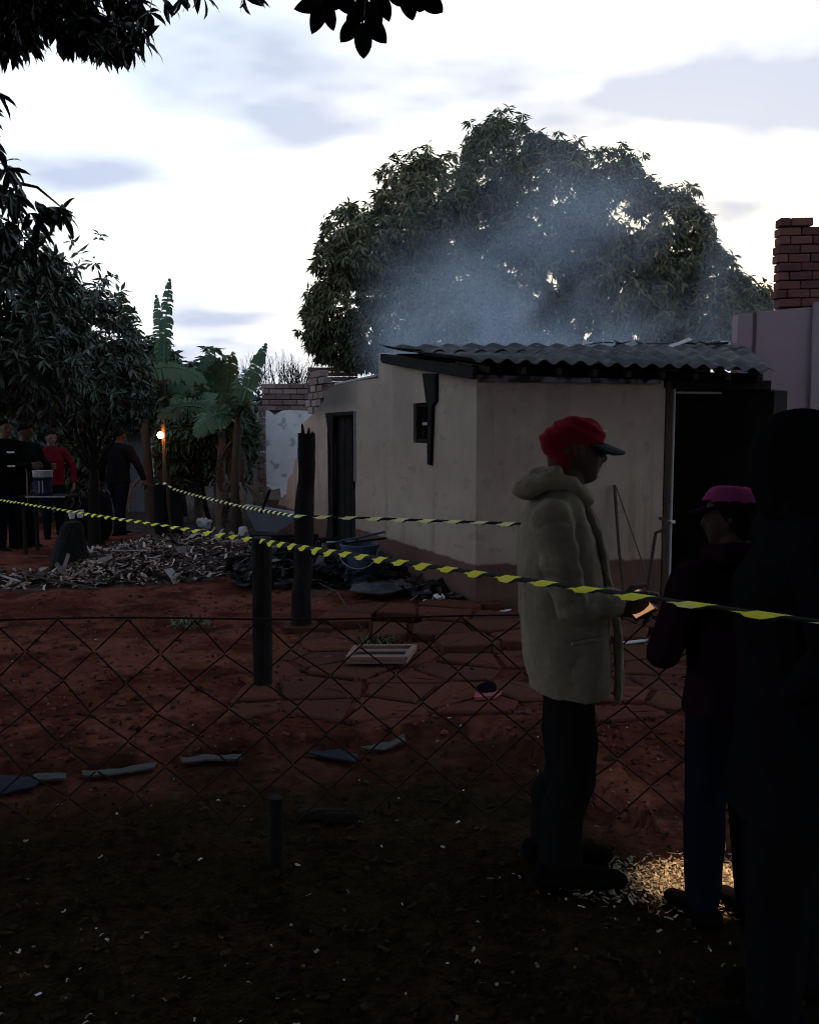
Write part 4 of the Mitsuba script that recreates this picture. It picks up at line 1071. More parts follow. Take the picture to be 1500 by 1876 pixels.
# stump with two white cups, dark sack, blue barrel
sp0 = on_ground(128, 1040)
m = tube([sp0 - [0, 0, .1], sp0 + [0, 0, .1], sp0 + [.02, 0, .3], sp0 + [.05, 0, .46], sp0 + [.05, 0, .53]], [.24, .21, .17, .13, .10], 18)
single('tree_stump', rough(m.subdivide(), .03, 5, 2), 'char', 'dark tree stump beside the rubble, with two white cups on it', 'stump')
for k, px in enumerate((133, 148)):
    c0 = P(px, 945 - 2 * k, sp0[1])
    m = trimesh.creation.revolve(np.array([[0, 0], [.03, 0], [.042, .085], [.038, .085], [.028, .006], [0, .006]]), sections=18)
    m.apply_translation([c0[0] , sp0[1] - .02, c0[2] - .03])
    single('cup', m, 'white_bits', ('left white cup on the dark stump', 'right white cup on the dark stump')[k], 'cup', smooth=40)
c0 = at_ground(172, 12.6)
m = trimesh.creation.icosphere(3, 1.0); m.vertices = np.array(m.vertices) * [.24, .22, .42]; m = rough(m, .07, 3, 4); m.apply_translation([c0[0], c0[1], .36])
single('sack', m, 'black_cloth', 'dark full sack standing behind the rubble heap', 'sack', smooth=40)
tbl = thing('table', 'dark low table under the blue tub beside the bystander in stripes', 'table')
c0 = at_ground(88, 11.3); c0[2] = 0
add('top', moved(rbox(.62, .45, .03, .006), frame(c0 + [0, 0, .77], [1, 0, 0], [0, 1, 0], [0, 0, 1])), 'char', tbl)
add('edge', moved(rbox(.50, .012, .014, .003), frame(c0 + [.03, -.233, .775], [1, 0, 0], [0, 1, 0], [0, 0, 1])), 'pale_paint', tbl)
for sx_ in (-1, 1):
    for sy_ in (-1, 1):
        add('leg', beam(c0 + [sx_ * .27, sy_ * .18, -.05], c0 + [sx_ * .27, sy_ * .18, .754], .045, .045), 'char', tbl)
br_ = thing('plastic_tub', 'small blue plastic tub with a white lid on the dark table', 'tub')
c1 = at_ground(75, 11.3); c1[2] = .787
mat('navy_plastic', (.010, .016, .06), .6, .25)
m = trimesh.creation.revolve(np.array([[0, 0], [.10, 0], [.115, .03], [.12, .20], [.128, .21], [.128, .225], [0, .225]]), sections=24); m.apply_translation(c1)
add('body', m, 'navy_plastic', br_, smooth=35)
m = trimesh.creation.cylinder(.125, .085, sections=24); m.apply_translation(c1 + [0, 0, .27]); add('lid', m, 'pale_paint', br_, smooth=35)
for dx in (0.0, .045):
    add('stripe', moved(rbox(.016, .006, .15, .002), frame(c1 + [dx, -.122, .11], [1, 0, 0], [0, 1, 0], [0, 0, 1])), 'pale_paint', br_)
# torn plastic along the edge of the yard, weeds, rags, stones
mat('old_plastic', (.060, .062, .062), .9, .08)
mat('blue_sheet', (.016, .020, .030), .9, .08)
for k, (pts, mm, lab) in enumerate((([(-10, 1402), (40, 1404), (78, 1398), (60, 1418), (0, 1432)], 'blue_sheet', 'torn bluish plastic sheet at the left end of the yard edge'), ([(62, 1400), (120, 1397), (118, 1405), (64, 1408)], 'old_plastic', 'small strip of grey plastic beside the torn bluish sheet'), ([(150, 1390), (220, 1388), (282, 1376), (280, 1386), (200, 1398), (152, 1398)], 'old_plastic', 'long strip of grey plastic left of centre along the yard edge'),
                                    ([(332, 1370), (440, 1364), (440, 1370), (336, 1376)], 'old_plastic', 'thin pale plastic strip below the short black post'), ([(560, 1356), (620, 1350), (656, 1358), (650, 1372), (600, 1364)], 'blue_sheet', 'crumpled bluish plastic piece along the middle of the yard edge'), ([(662, 1346), (716, 1340), (740, 1328), (742, 1336), (700, 1350)], 'old_plastic', 'pale plastic strip at the right end of the yard edge'))):
    q = [G(px, py, .055) for px, py in pts]
    m = trimesh.creation.extrude_polygon(Polygon([p[:2] for p in q]).buffer(.004), .008, engine='earcut'); m.apply_translation([0, 0, .0])
    m = m.subdivide().subdivide().subdivide()
    v = np.array(m.vertices); m.vertices = np.c_[v[:, :2], ground_z(v[:, 0], v[:, 1]) + .018 + v[:, 2]]
    m = rough(m, .012, 14, k)
    single('plastic_strip', m, mm, lab, 'plastic', smooth=40)
for k, (px, py, lab) in enumerate(((352, 1150, 'small green weed on the red dirt left of the short post'), (690, 1180, 'small dark weed on the paving behind the pale board'))):
    c0 = on_ground(px, py); n = 70; rr = np.random.default_rng(k + 5)
    b = c0 + np.c_[rr.normal(0, .09, n), rr.normal(0, .06, n), np.zeros(n)]; d = np.c_[rr.normal(0, .5, n), rr.normal(0, .5, n), rr.uniform(.3, 1, n)]
    V, F, m = leaves(b, d, rr.uniform(.05, .12, n), .018, rr, fine=True)
    single('weed', (V, F), 'leaf', lab, 'weed', color=leaf_colors(n, m, rr, (.03, .05, .02), (.05, .08, .03)))
c0 = on_ground(893, 1278, .04); m = trimesh.creation.icosphere(3, .07); m.vertices = np.array(m.vertices) * [1, 1, .8]; m = rough(m, .03, 9, 3); m.apply_translation(c0)
single('burnt_rag', m, 'black_cloth', 'black burnt lump of rag on the paving left of the man', 'rag', smooth=40)
m = rough(slab_on_ground([(868, 1292), (905, 1290), (918, 1280), (872, 1276)], .02, .03).subdivide().subdivide(), .01, 12)
single('pink_rag', m, 'red_brick_rag' if 'red_brick_rag' in scene else matte('pink_rag_cloth', (.30, .09, .10)), 'pinkish rag under the black burnt lump', 'rag')
r = np.random.default_rng(83)
for k, (px, py, w, lab) in enumerate(((590, 1500, .10, 'curled piece of bark on the dark soil near the post stub'), (625, 1508, .07, 'small curled piece of bark right of the larger one'))):
    c0 = on_ground(px, py); t = np.linspace(-1.0, 1.0, 9); V = []
    for a in t:
        for u_ in np.linspace(-1, 1, 7): V.append([u_ * w, a * w * .35, .02 + .03 * (1 - a * a) + .006 * math.sin(u_ * 9)])
    F = [[i_ * 7 + j_, i_ * 7 + j_ + 1, i_ * 7 + j_ + 8] for i_ in range(8) for j_ in range(6)] + [[i_ * 7 + j_, i_ * 7 + j_ + 8, i_ * 7 + j_ + 7] for i_ in range(8) for j_ in range(6)]
    V = np.array(V); V[:, 2] -= 0; m = trimesh.Trimesh(V, F, process=False); m.apply_translation([c0[0], c0[1], c0[2] - .004])
    single('bark', rough(m, .008, 20, k), 'dark_bark', lab, 'bark')
def spot(r):
    while True:
        px, py = r.uniform(-40, 1540), 1120 + 780 * r.random() ** .8
        p = G(px, py); x, y = p[0], p[1]
        if meshkit.noise(np.array([[x * 2.3, y * 2.3, .5]]), 6)[0] ** 1.5 > r.random() * .8:
            return np.array([x, y, gz(x, y) + .008])
m, c = scraps(260, spot, (.006, .022), (.004, .010), [(.45, .42, .38), (.30, .27, .22), (.55, .53, .50), (.20, .14, .08)], 84, 1.2)
k = numbered('litter'); scene[k] = mikit.ply(m, 'vertex_matte', color=c); labels[k] = {'label': 'small pale flakes and dry leaf bits scattered over the ground', 'kind': 'stuff', 'category': 'litter'}
def spot2(r):
    p = G(r.uniform(-40, 1540), 1090 + 800 * r.random()); return np.array([p[0], p[1], gz(p[0], p[1]) + .010])
m, c = scraps(1800, spot2, (.010, .045), (.006, .02), [(.022, .016, .011), (.03, .02, .013), (.018, .013, .009), (.036, .026, .017), (.02, .018, .01)], 85, .8)
k = numbered('leaf_litter'); scene[k] = mikit.ply(m, 'vertex_matte', color=c); labels[k] = {'label': 'brown fallen leaves and crumbs covering the shaded soil', 'kind': 'stuff', 'category': 'leaf litter'}
# clods and pebbles on the bare yard
Vs, Fs, Cs = [], [], []
ico0 = trimesh.creation.icosahedron(); rc = np.random.default_rng(91)
for k in range(1700):
    p = G(rc.uniform(-40, 1300), 1085 + 330 * rc.random())
    if p[1] < edge_y(p[0]): continue
    a = rc.gamma(2, .0045) + .004
    v_ = np.array(ico0.vertices) * rc.uniform(.6, 1.3, (12, 3)) * a * [1, 1, .7] + [p[0], p[1], gz(p[0], p[1]) + a * .3]
    Fs.append(np.array(ico0.faces) + 12 * len(Vs)); Vs.append(v_)
    Cs.append(np.repeat([np.array([(.09, .032, .022), (.14, .055, .038), (.055, .028, .022)][k % 3])], 12, 0))
k = numbered('clods'); scene[k] = mikit.ply((np.vstack(Vs), np.vstack(Fs)), 'vertex_matte', color=np.vstack(Cs)); labels[k] = {'label': 'small red clods and pebbles on the bare yard', 'kind': 'stuff', 'category': 'clods'}
# pale straw by the woman's feet
sx, sy = G(1295, 1612)[:2]
m, c = scraps(3000, lambda r: (lambda x, y: np.array([x, y, gz(x, y) + .008 + .008 * r.random()]))(sx + r.normal(0, .20), sy + r.normal(0, .085)), (.008, .035), (.003, .009), [(.42, .36, .26), (.30, .25, .18), (.5, .44, .33), (.16, .12, .08)], 86, .4)
k = numbered('straw'); scene[k] = mikit.ply(m, 'vertex_matte', color=c); labels[k] = {'label': 'lit patch of straw and chips on the ground behind the woman in jeans', 'kind': 'stuff', 'category': 'straw'}

# ------------------------------------------------------------------ people
ICO = trimesh.creation.icosphere(2).vertices
def ball(p, r_): return np.asarray(p, float) + ICO * np.asarray(r_, float)
def disc(c, a, b_, n=36, h=.004):
    t = np.arange(n) * 2 * PI / n
    q = np.c_[np.sign(np.cos(t)) * np.abs(np.cos(t)) ** .85 * a, np.sign(np.sin(t)) * np.abs(np.sin(t)) ** .85 * b_, np.zeros(n)]
    return np.vstack([q + c, q + c + [0, 0, h]])
def chain(*pts):
    return [m3.Manifold.hull_points(np.vstack([a, b_])) for a, b_ in zip(pts[:-1], pts[1:])]
def fuse(ms, edge=.02, it=8, lam=.5):
    u_ = m3.Manifold.batch_boolean(list(ms), m3.OpType.Add).refine_to_length(edge)
    me = u_.to_mesh(); t = trimesh.Trimesh(me.vert_properties[:, :3], me.tri_verts, process=True)
    if it: trimesh.smoothing.filter_taubin(t, lamb=lam, nu=lam + .03, iterations=it)
    return t
HV = trimesh.creation.icosphere(4)
def head_mesh(c, yaw, pitch, s=1.0):
    """a head looking along +x before it is turned: skull, brow, nose, lips, chin, ears"""
    d = np.array(HV.vertices)
    x, y, z = d.T
    q = d * [.098, .076, .118]
    lowf = np.clip(-z, 0, 1)
    q[:, 1] *= 1 - .30 * lowf ** 1.3
    q[:, 0] += .020 * lowf ** 1.2 * (x > -.3) - .012 * lowf * (x < -.2)
    q[:, 0] -= .010 * np.clip(x, 0, 1) ** 4
    def bump(dy, dz, sy, sz, amp):
        return amp * np.exp(-((y - dy) / sy) ** 2 - ((z - dz) / sz) ** 2) * (x > 0)
    q[:, 0] += bump(0, -.16, .11, .16, .024) + bump(0, -.02, .10, .14, .010) + bump(0, .16, .5, .09, .006)
    for sg in (-1, 1):
        q[:, 0] += bump(sg * .36, .0, .16, .09, -.012) + bump(sg * .36, .0, .07, .045, .006) + bump(sg * .13, -.26, .06, .06, .006)
        e = np.exp(-((x + .02) / .13) ** 2 - ((z + .05) / .22) ** 2) * (sg * y > .3)
        q[:, 1] += sg * .017 * e; q[:, 0] -= .008 * e
    q[:, 0] += bump(0, -.40, .2, .05, .009) + bump(0, -.52, .18, .05, .008) - bump(0, -.46, .25, .03, .006) + bump(0, -.78, .3, .14, .012)
    R = rot([0, 0, 1], yaw) @ rot([0, 1, 0], pitch)
    v = (q * s) @ R.T + c
    return m3.Manifold(m3.Mesh(v.astype(np.float32), np.asarray(HV.faces, np.uint32))), R
def hand(w, f, pn, s=1.0, curl=.45, thumb=1):
    """a palm, four fingers of different lengths with two bends each, and a thumb from the side of the palm"""
    w = np.asarray(w, float); f = unit(np.asarray(f, float)); pn = unit(np.asarray(pn, float) - f * np.dot(pn, f)); sd = np.cross(pn, f) * thumb
    k = w + f * .092 * s
    out = [m3.Manifold.hull_points(np.vstack([ball(w + sd * .020 * s, .015 * s), ball(w - sd * .020 * s, .015 * s), ball(k + sd * .032 * s, .0115 * s), ball(k - sd * .032 * s, .010 * s), ball(w + f * .045 * s - pn * .002, .019 * s)]))]
    for o, L, c_ in ((.032, .070, 0), (.011, .080, .06), (-.011, .074, .1), (-.032, .058, .18)):
        p, d, a = k + sd * o * s - f * .006 * s, f + sd * o * 1.5, 0
        pts = [ball(p, .0098 * s)]
        for seg, rr_ in ((.44, .0092), (.31, .0085), (.25, .0075)):
            a += curl + c_
            dd = unit(math.cos(a) * unit(d) + math.sin(a) * pn)
            p = p + dd * L * seg * s; pts.append(ball(p, rr_ * s))
        out += chain(*pts)
    p = w + f * .022 * s + sd * .026 * s
    d1 = unit(f * .75 + sd * .75 + pn * .25); d2 = unit(f * .95 + sd * .25 + pn * .35)
    out += chain(ball(p, .014 * s), ball(p + d1 * .04 * s, .0115 * s), ball(p + d1 * .04 * s + d2 * .032 * s, .0095 * s), ball(p + d1 * .04 * s + d2 * .055 * s, .008 * s))
    return out
def person(label, base, yaw, H=1.7, head_yaw=0.0, head_pitch=.05, lean=0.0, stride=0.0, arms=None, top='black_cloth', bottom='dark_trouser', hair='hair_black', skin='skin_dark', hood=None, coat=False, build=1.0, edge=.03, group=None, longhair=False, sh='shoe'):
    s = H / 1.7
    t = thing('person', label, 'person', group)
    R = rot([0, 0, 1], yaw); base = np.asarray(base, float)
    def w(p):
        p = np.asarray(p, float) * s
        p = p + [lean * max(p[2] - .9 * s, 0), 0, 0]
        return R @ p + base
    def B(p, r_): 
        r_ = np.broadcast_to(np.asarray(r_, float) * s, 3)
        return w(p) + (ICO * r_) @ R.T
    arms = arms or {1: ((.02, .30, 1.13), (.10, .30, .88)), -1: ((.02, -.30, 1.13), (.10, -.30, .88))}
    hd, _ = head_mesh(w((.03, 0, 1.585)), yaw + head_yaw, head_pitch, s)
    bd_ = [hd] + chain(B((0, 0, 1.36), .06), B((.012, 0, 1.50), .055)) + chain(B((0, 0, 1.36), (.07, .12, .08)), B((0, 0, 1.15), (.07, .11, .1)), B((0, 0, .93), (.07, .11, .1)))
    for sg in (-1, 1):
        e, h = arms[sg]
        bd_ += chain(B((0, sg * .1, 1.36), .05), B((0, sg * .18, 1.37), .045), B(e, .036), B(h, .026))
        f = unit(w(h) - w(e)); pn = R @ np.array([0, -sg, 0]) if abs(np.dot(f, R @ np.array([0, 1, 0]))) < .8 else np.array([0, 0, -1.0])
        bd_ += hand(w(h), f, pn, s, .4, -sg)
        st_ = sg * stride
        bd_ += chain(B((0, sg * .08, .92), .07), B((st_ * .5 + .02, sg * .09, .49), .045), B((st_, sg * .09, .10), .035))
    add('body', fuse(bd_, min(edge, .02), 3), skin, t, smooth=True)
    if hair:
        v = np.array(HV.vertices); Rh = rot([0, 0, 1], yaw + head_yaw) @ rot([0, 1, 0], head_pitch)
        q = v * np.array([.107, .086, .126]) + [-.006, 0, .004]
        cut = (v[:, 2] > .05 + .62 * np.clip(v[:, 0], -.6, 1)) if not longhair else (v[:, 2] > -.75 + 1.4 * np.clip(v[:, 0] + .3, 0, 1))
        fm = cut[HV.faces].all(1)
        hm = trimesh.Trimesh(q * s @ Rh.T + w((.03, 0, 1.585)), HV.faces[fm], process=False); hm.remove_unreferenced_vertices()
        o = trimesh.Trimesh(np.array(hm.vertices), hm.faces, process=False)
        add('hair', rough(o, .004, 30, 3), hair, t, smooth=True)
    b_ = build
    zl = .62 if coat else .86
    jk = chain(B((0, 0, zl), (.135 * b_, .19 * b_, .03)), B((0, 0, 1.02), (.125 * b_, .17 * b_, .06)), B((.01, 0, 1.24), (.13 * b_, .185 * b_, .08)), B((0, 0, 1.38), (.095, .16, .055)), B((0, 0, 1.44), (.07, .075, .03)))
    for sg in (-1, 1):
        e, h = np.array(arms[sg][0]), np.array(arms[sg][1])
        jk += chain(B((0, sg * .12, 1.36), .075 * b_), B((0, sg * .185 * b_, 1.355), .068 * b_), B(e, .056 * b_), B(e + (h - e) * .92, .042))
    if hood: jk += chain(B((.03, .1, 1.45), .035), B((-.06, .085, 1.46), .045), B((-.105, 0, 1.45), .05), B((-.06, -.085, 1.46), .045), B((.03, -.1, 1.45), .035))
    add('jacket', rough(fuse(jk, edge * .8, 6), .012 * s, 9, 3, (1, 1, .5)), top, t, smooth=True)
    if hood == 'up':
        add('hood', rough(fuse(chain(B((-.02, 0, 1.44), (.12, .12, .04)), B((.005, 0, 1.56), (.135, .122, .12)), B((.005, 0, 1.60), (.125, .112, .118))), .025, 5), .008, 12), top, t, smooth=True)
    tr_ = chain(B((0, 0, .98), (.115 * b_, .165 * b_, .05)), B((0, 0, .86), (.125 * b_, .175 * b_, .07)))
    for sg in (-1, 1):
        st_ = sg * stride
        tr_ += chain(B((0, sg * .085, .86), .10 * b_), B((st_ * .5 + .02, sg * .095, .49), .072 * b_), B((st_, sg * .095, .10), .058 * b_))
    add('trousers', rough(fuse(tr_, edge, 5), .010, 8, 5, (1, 1, .6)), bottom, t, smooth=True)
    for sg in (-1, 1):
        st_ = sg * stride
        add('shoe', fuse(chain(B((st_ - .055, sg * .095, .045), (.045, .042, .045)), B((st_ + .06, sg * .10, .04), (.05, .046, .040)), B((st_ + .15, sg * .105, .030), (.045, .042, .028))) , .03, 3), sh, t, smooth=True)
    return t, w, s, R
# the man in the red cap: profile towards the right
BY = 3.1
mn = thing('person', 'man in a red knit cap with dark visor and grey hooded jacket, seen in profile', 'person')
def M(px, py, dy=0.0): return P(px, py, BY + dy)
hd, RH = head_mesh(M(1054, 826), 0.06, .10, 1.0)
body = [hd] + chain(ball(M(1022, 920), .075), ball(M(1040, 872), .062)) + chain(ball(M(1040, 872), .060), ball(M(1055, 840), .052))
body += chain(ball(M(1022, 945), (.08, .14, .06)), ball(M(1035, 1060), (.085, .13, .1)), ball(M(1042, 1200), (.08, .13, .1)))
for dy, k in ((-.10, 0), (.09, 1)):
    body += chain(ball(M(1042, 1200, dy * .8), .075), ball(M((1050, 1036)[k], 1440, dy), .05), np.array([M((1052, 1030)[k], 0, dy)[0], BY + dy, .10]) + ICO * .038)
shn, eln, wrn = M(1012, 952, -.19), M(1046, 1112, -.25), M(1136, 1104, -.14)
shf, elf, wrf = M(1018, 952, .19), M(1062, 1112, .24), M(1128, 1112, .02)
body += chain(ball(M(1022, 945, -.1), .05), ball(shn, .048), ball(eln, .04), ball(wrn, .027)) + chain(ball(M(1022, 945, .1), .05), ball(shf, .048), ball(elf, .04), ball(wrf, .027))
body += hand(wrn, [1, .10, -.05], [0, 1, -.3], 1.0, .28, -1) + hand(wrf, [1, -.4, .05], [0, -1, -.4], 1.0, .5, 1)
add('body', fuse(body, .011, 2, .4), 'skin_dark', mn, smooth=True)
for sg in (-1, 1):
    e = trimesh.creation.icosphere(2, .0115); e.apply_translation(RH @ np.array([.078, sg * .029, .002]) + M(1054, 826)); add('eye', e, 'hair_black', mn, smooth=True)
sec = ((1256, 972, 1114, .205), (1235, 968, 1115, .207), (1200, 961, 1115, .205), (1120, 953, 1110, .192), (1040, 951, 1096, .190), (985, 952, 1086, .190), (945, 959, 1074, .182), (918, 972, 1070, .15), (893, 1000, 1062, .085))
ds = []
for py, xb, xf, hw in sec:
    a, b_ = M(xb, py), M(xf, py); ds.append(disc((a + b_) / 2, (b_[0] - a[0]) / 2, hw))
jk = chain(*ds)
jk += chain(ball(M(1015, 950, -.12), .07), ball(shn, .070)) + chain(ball(M(1020, 950, .12), .07), ball(shf, .070))
sleeves = [chain(ball(shn + [0, .01, .0], .074), ball((shn + eln) / 2 + [-.006, 0, 0], .066), ball(eln + [-.005, 0, .03], .062), ball(eln + [.01, 0, .0], .061), ball((eln + wrn) / 2, .055), ball(wrn - [.035, 0, 0], .050)),
           chain(ball(shf, .080), ball(elf, .068), ball(wrf - [.04, 0, 0], .052))]
jm = fuse(jk, .014, 7)
v = np.array(jm.vertices); nrm = np.array(jm.vertex_normals)
fold = meshkit.fbm(v * [11, 11, 3.0] + 3.0, 3, 2) - .5
fold += .6 * (meshkit.fbm((v @ rot([0, 1, 0], .6)) * [24, 10, 7], 2, 9) - .5)
jm.vertices = v + nrm * (fold * .026)[:, None]
add('jacket', jm, 'fleece', mn, smooth=True)
for k, sl in enumerate(sleeves):
    sm_ = fuse(sl, .012, 5); v = np.array(sm_.vertices)
    fo = meshkit.fbm(v * [16, 12, 9] + 5.0, 3, 12) - .5 + .8 * (meshkit.fbm((v @ rot([0, 1, 0], -.5)) * [9, 9, 30], 2, 14) - .5)
    sm_.vertices = v + np.array(sm_.vertex_normals) * (fo * .026)[:, None]
    add('sleeve', sm_, 'fleece', mn, smooth=True)
hood = chain(ball(M(1076, 915, -.08), .022), ball(M(1046, 886, -.110), .028), ball(M(1000, 880, -.115), .033), ball(M(965, 893, -.06), .040), ball(M(958, 896, .0), .042), ball(M(965, 893, .06), .040), ball(M(1000, 876, .115), .040), ball(M(1046, 880, .115), .034), ball(M(1076, 915, .08), .022))
hood += chain(ball(M(1018, 866, -.10), .026), ball(M(985, 872, -.06), .030), ball(M(982, 872, .06), .030), ball(M(1018, 866, .10), .026))
hm = fuse(hood, .014, 5); hv = np.array(hm.vertices)
hm.vertices = hv + np.array(hm.vertex_normals) * ((meshkit.fbm(hv * 22, 3, 5) - .5) * .02)[:, None]
add('hood', hm, 'fleece', mn, smooth=True)
for k, (dy, ox) in enumerate(((-.075, 0), (.075, 2))):
    pts = [M(1070 + ox, 905, dy * .8), M(1086 + ox, 950, dy), M(1102 + ox, 1010, dy), M(1116 + ox, 1080, dy), M(1130 + ox, 1160, dy), M(1134 + ox, 1220, dy), M(1131 + ox, 1280, dy)]
    add('jacket_front', rough(fuse(chain(*[ball(p, (.014, .026, .016)) for p in pts]), .014, 3), .012, 16, k), 'fleece', mn, smooth=True)
pk = [M(1052, 1180, -.235), M(1100, 1172, -.225)]
add('pocket', fuse(chain(ball(pk[0], (.012, .012, .008)), ball(pk[1], (.012, .012, .008))), .01, 2), 'fleece', mn, smooth=True)
add('cuff', fuse(chain(ball(wrn - [.045, 0, 0], (.03, .056, .056)), ball(wrn - [.01, 0, 0], (.022, .05, .05))), .012, 3), 'fleece', mn, smooth=True)
tz = chain(ball(M(1044, 1150), (.11, .14, .06)), ball(M(1042, 1220), (.11, .15, .08)))
for dy, k in ((-.085, 0), (.080, 1)):
    foot = np.array([M((1052, 1030)[k], 0, dy)[0], BY + dy, .085])
    tz += chain(ball(M(1042, 1230, dy), .095), ball(M((1050, 1038)[k], 1430, dy), .082), foot + [0, 0, .16] + ICO * .076, foot + ICO * [.078, .072, .05])
tm = fuse(tz, .018, 5); v = np.array(tm.vertices)
tm.vertices = v + np.array(tm.vertex_normals) * ((meshkit.fbm(v * [11, 11, 6], 3, 6) - .5) * .03)[:, None]
add('trousers', tm, 'dark_trouser', mn, smooth=True)
for dy, k in ((-.10, 0), (.09, 1)):
    x = M((1052, 1030)[k], 0, dy)[0]; z0 = gz(x, BY)
    add('shoe', fuse(chain(np.array([x - .06, BY + dy, z0 + .05]) + ICO * [.045, .042, .05], np.array([x + .06, BY + dy, z0 + .045]) + ICO * [.05, .046, .045], np.array([x + .19, BY + dy - .01, z0 + .034]) + ICO * [.05, .044, .032]), .02, 3), 'shoe', mn, smooth=True)
cap = chain(ball(M(1066, 799), (.080, .084, .070)), ball(M(1040, 800), (.075, .086, .070)), ball(M(1016, 806), (.050, .070, .048)))
cap += chain(ball(M(1012, 806), (.046, .068, .042)), ball(M(1024, 838), (.040, .070, .036)), ball(M(1034, 856), (.030, .062, .020)))
cap += chain(ball(M(1024, 838), (.040, .074, .036)), ball(M(1056, 824), (.05, .083, .03)))
cm = fuse(cap, .010, 4); v = np.array(cm.vertices)
cm.vertices = v + np.array(cm.vertex_normals) * ((meshkit.fbm(v * 16, 3, 8) - .5) * .013 + .0030 * np.sin(v[:, 2] * 150 + v[:, 0] * 70 + 7 * meshkit.fbm(v * 9, 2, 3)))[:, None]
ck = add('cap', cm, 'red_knit', mn, smooth=True)
# visor: a curved blade
vb, vt = M(1096, 806), M(1150, 829)
ax = unit(vt - vb); L = np.linalg.norm(vt - vb); V = []
for side in (0, 1):
    for i_ in range(9):
        u_ = i_ / 8
        for j_ in range(13):
            a = -1 + 2 * j_ / 12
            ext = L * u_ * math.sqrt(max(0, 1 - .82 * a * a)) - .035 * a * a * (1 - u_) - .012
            q_ = vb + ax * ext + np.array([0, a * .078, -.030 * a * a - side * (.012 - .004 * u_)])
            V.append(q_)
F = []
for i_ in range(8):
    for j_ in range(12):
        q_ = i_ * 13 + j_
        F += [[q_, q_ + 1, q_ + 14], [q_, q_ + 14, q_ + 13], [117 + q_, 117 + q_ + 14, 117 + q_ + 1], [117 + q_, 117 + q_ + 13, 117 + q_ + 14]]
for j_ in range(12):
    q_ = 8 * 13 + j_; F += [[q_, q_ + 1, q_ + 118], [q_, q_ + 118, q_ + 117]]
for i_ in range(8):
    for e_ in (0, 12):
        q_ = i_ * 13 + e_; F += [[q_, q_ + 13, q_ + 130], [q_, q_ + 130, q_ + 117]]
mat('visor_cloth', (.010, .014, .022), .85, .12)
add('visor', (np.array(V), np.array(F)), 'visor_cloth', mn, smooth=45, label='dark visor of the red cap')
add('cap_patch', moved(rbox(.006, .05, .024, .002), frame(M(1107, 794, -.0), [.9, 0, -.43], [0, 1, 0], [.43, 0, .9])), 'white_bits', mn)

# the woman in jeans with the pink cap, seen from behind
b0 = on_ground(1330, 1686)
wm, w_, s_, R_ = person('woman in blue jeans and plum jacket with a bright pink cap', b0, math.radians(112), 1.44, .75, .12, .03, .03,
                        arms={1: ((.02, .31, 1.10), (.20, .16, 1.06)), -1: ((.03, -.28, 1.10), (.13, -.30, .86))}, top='plum_cloth', bottom='denim', hair='hair_black', hood=True, build=1.12, edge=.02, longhair=True)
hy = math.radians(112) + .75
ch = w_((.03, 0, 1.585)); v = np.array(HV.vertices); q_ = v * np.array([.120, .102, .122]) * s_
q_[:, 2] = np.minimum(q_[:, 2], .100 * s_ + .5 * (q_[:, 2] - .100 * s_))          # a flat-topped cap
fm = (v[:, 2] > .40)[HV.faces].all(1)
cpm = trimesh.Trimesh(q_ @ rot([0, 0, 1], hy).T + ch + [0, 0, .012], HV.faces[fm], process=False); cpm.remove_unreferenced_vertices()
add('cap', rough(cpm, .005, 22, 5), 'pink_cloth', wm, smooth=True, label='bright pink cap with a short brim')
br = trimesh.creation.extrude_polygon(Polygon([(.03, -.072), (.09, -.068), (.128, -.04), (.138, 0), (.128, .04), (.09, .068), (.03, .072)]), .008, engine='earcut')
br.apply_transform(frame(ch + [0, 0, .045], rot([0, 0, 1], hy) @ rot([0, 1, 0], .28) @ [1, 0, 0], rot([0, 0, 1], hy) @ [0, 1, 0], rot([0, 0, 1], hy) @ rot([0, 1, 0], .28) @ [0, 0, 1]))
add('brim', br, 'plum_cloth', wm)
# the dark figure at the right edge
b0 = np.array([P(1480, 790, 2.3)[0], 2.3, 0]); b0[2] = gz(b0[0], b0[1])
dk, w2, s2, R2 = person('dark figure in a long black hooded coat at the right edge', b0, math.radians(168), 1.66, -.95, .1, .02, .05,
                        arms={1: ((-.04, .30, 1.13), (.05, .17, .97)), -1: ((-.04, -.30, 1.13), (.05, -.17, .97))}, top='black_cloth', bottom='black_cloth', hood='up', coat=True, build=1.25, edge=.025)
# a torch in the woman's hand and a lit screen by the man, added as assumed sources of the warm light
mat('torch_case', (.02, .02, .022), .4, .5)
to = w_((.17, -.31, .80)) + np.array([.03, .05, -.04])
tgt = np.array([G(1298, 1614)[0], G(1298, 1614)[1], 0.0])
dt = unit(tgt - to)
tc = thing('guessed_torch', 'small torch in the hand of the woman in jeans, added to light the straw', 'guessed_torch')
add('case', tube([to - dt * .13, to - dt * .03, to - dt * .02, to], [.014, .014, .021, .022], 14), 'torch_case', tc, smooth=40)
scene['guessed_torch_light'] = {'type': 'spot', 'to_world': T().look_at(origin=(to + dt * .01).tolist(), target=tgt.tolist(), up=[0, 1, 0]), 'intensity': rgb((.115, .074, .04)), 'cutoff_angle': 21.0, 'beam_width': 13.0}

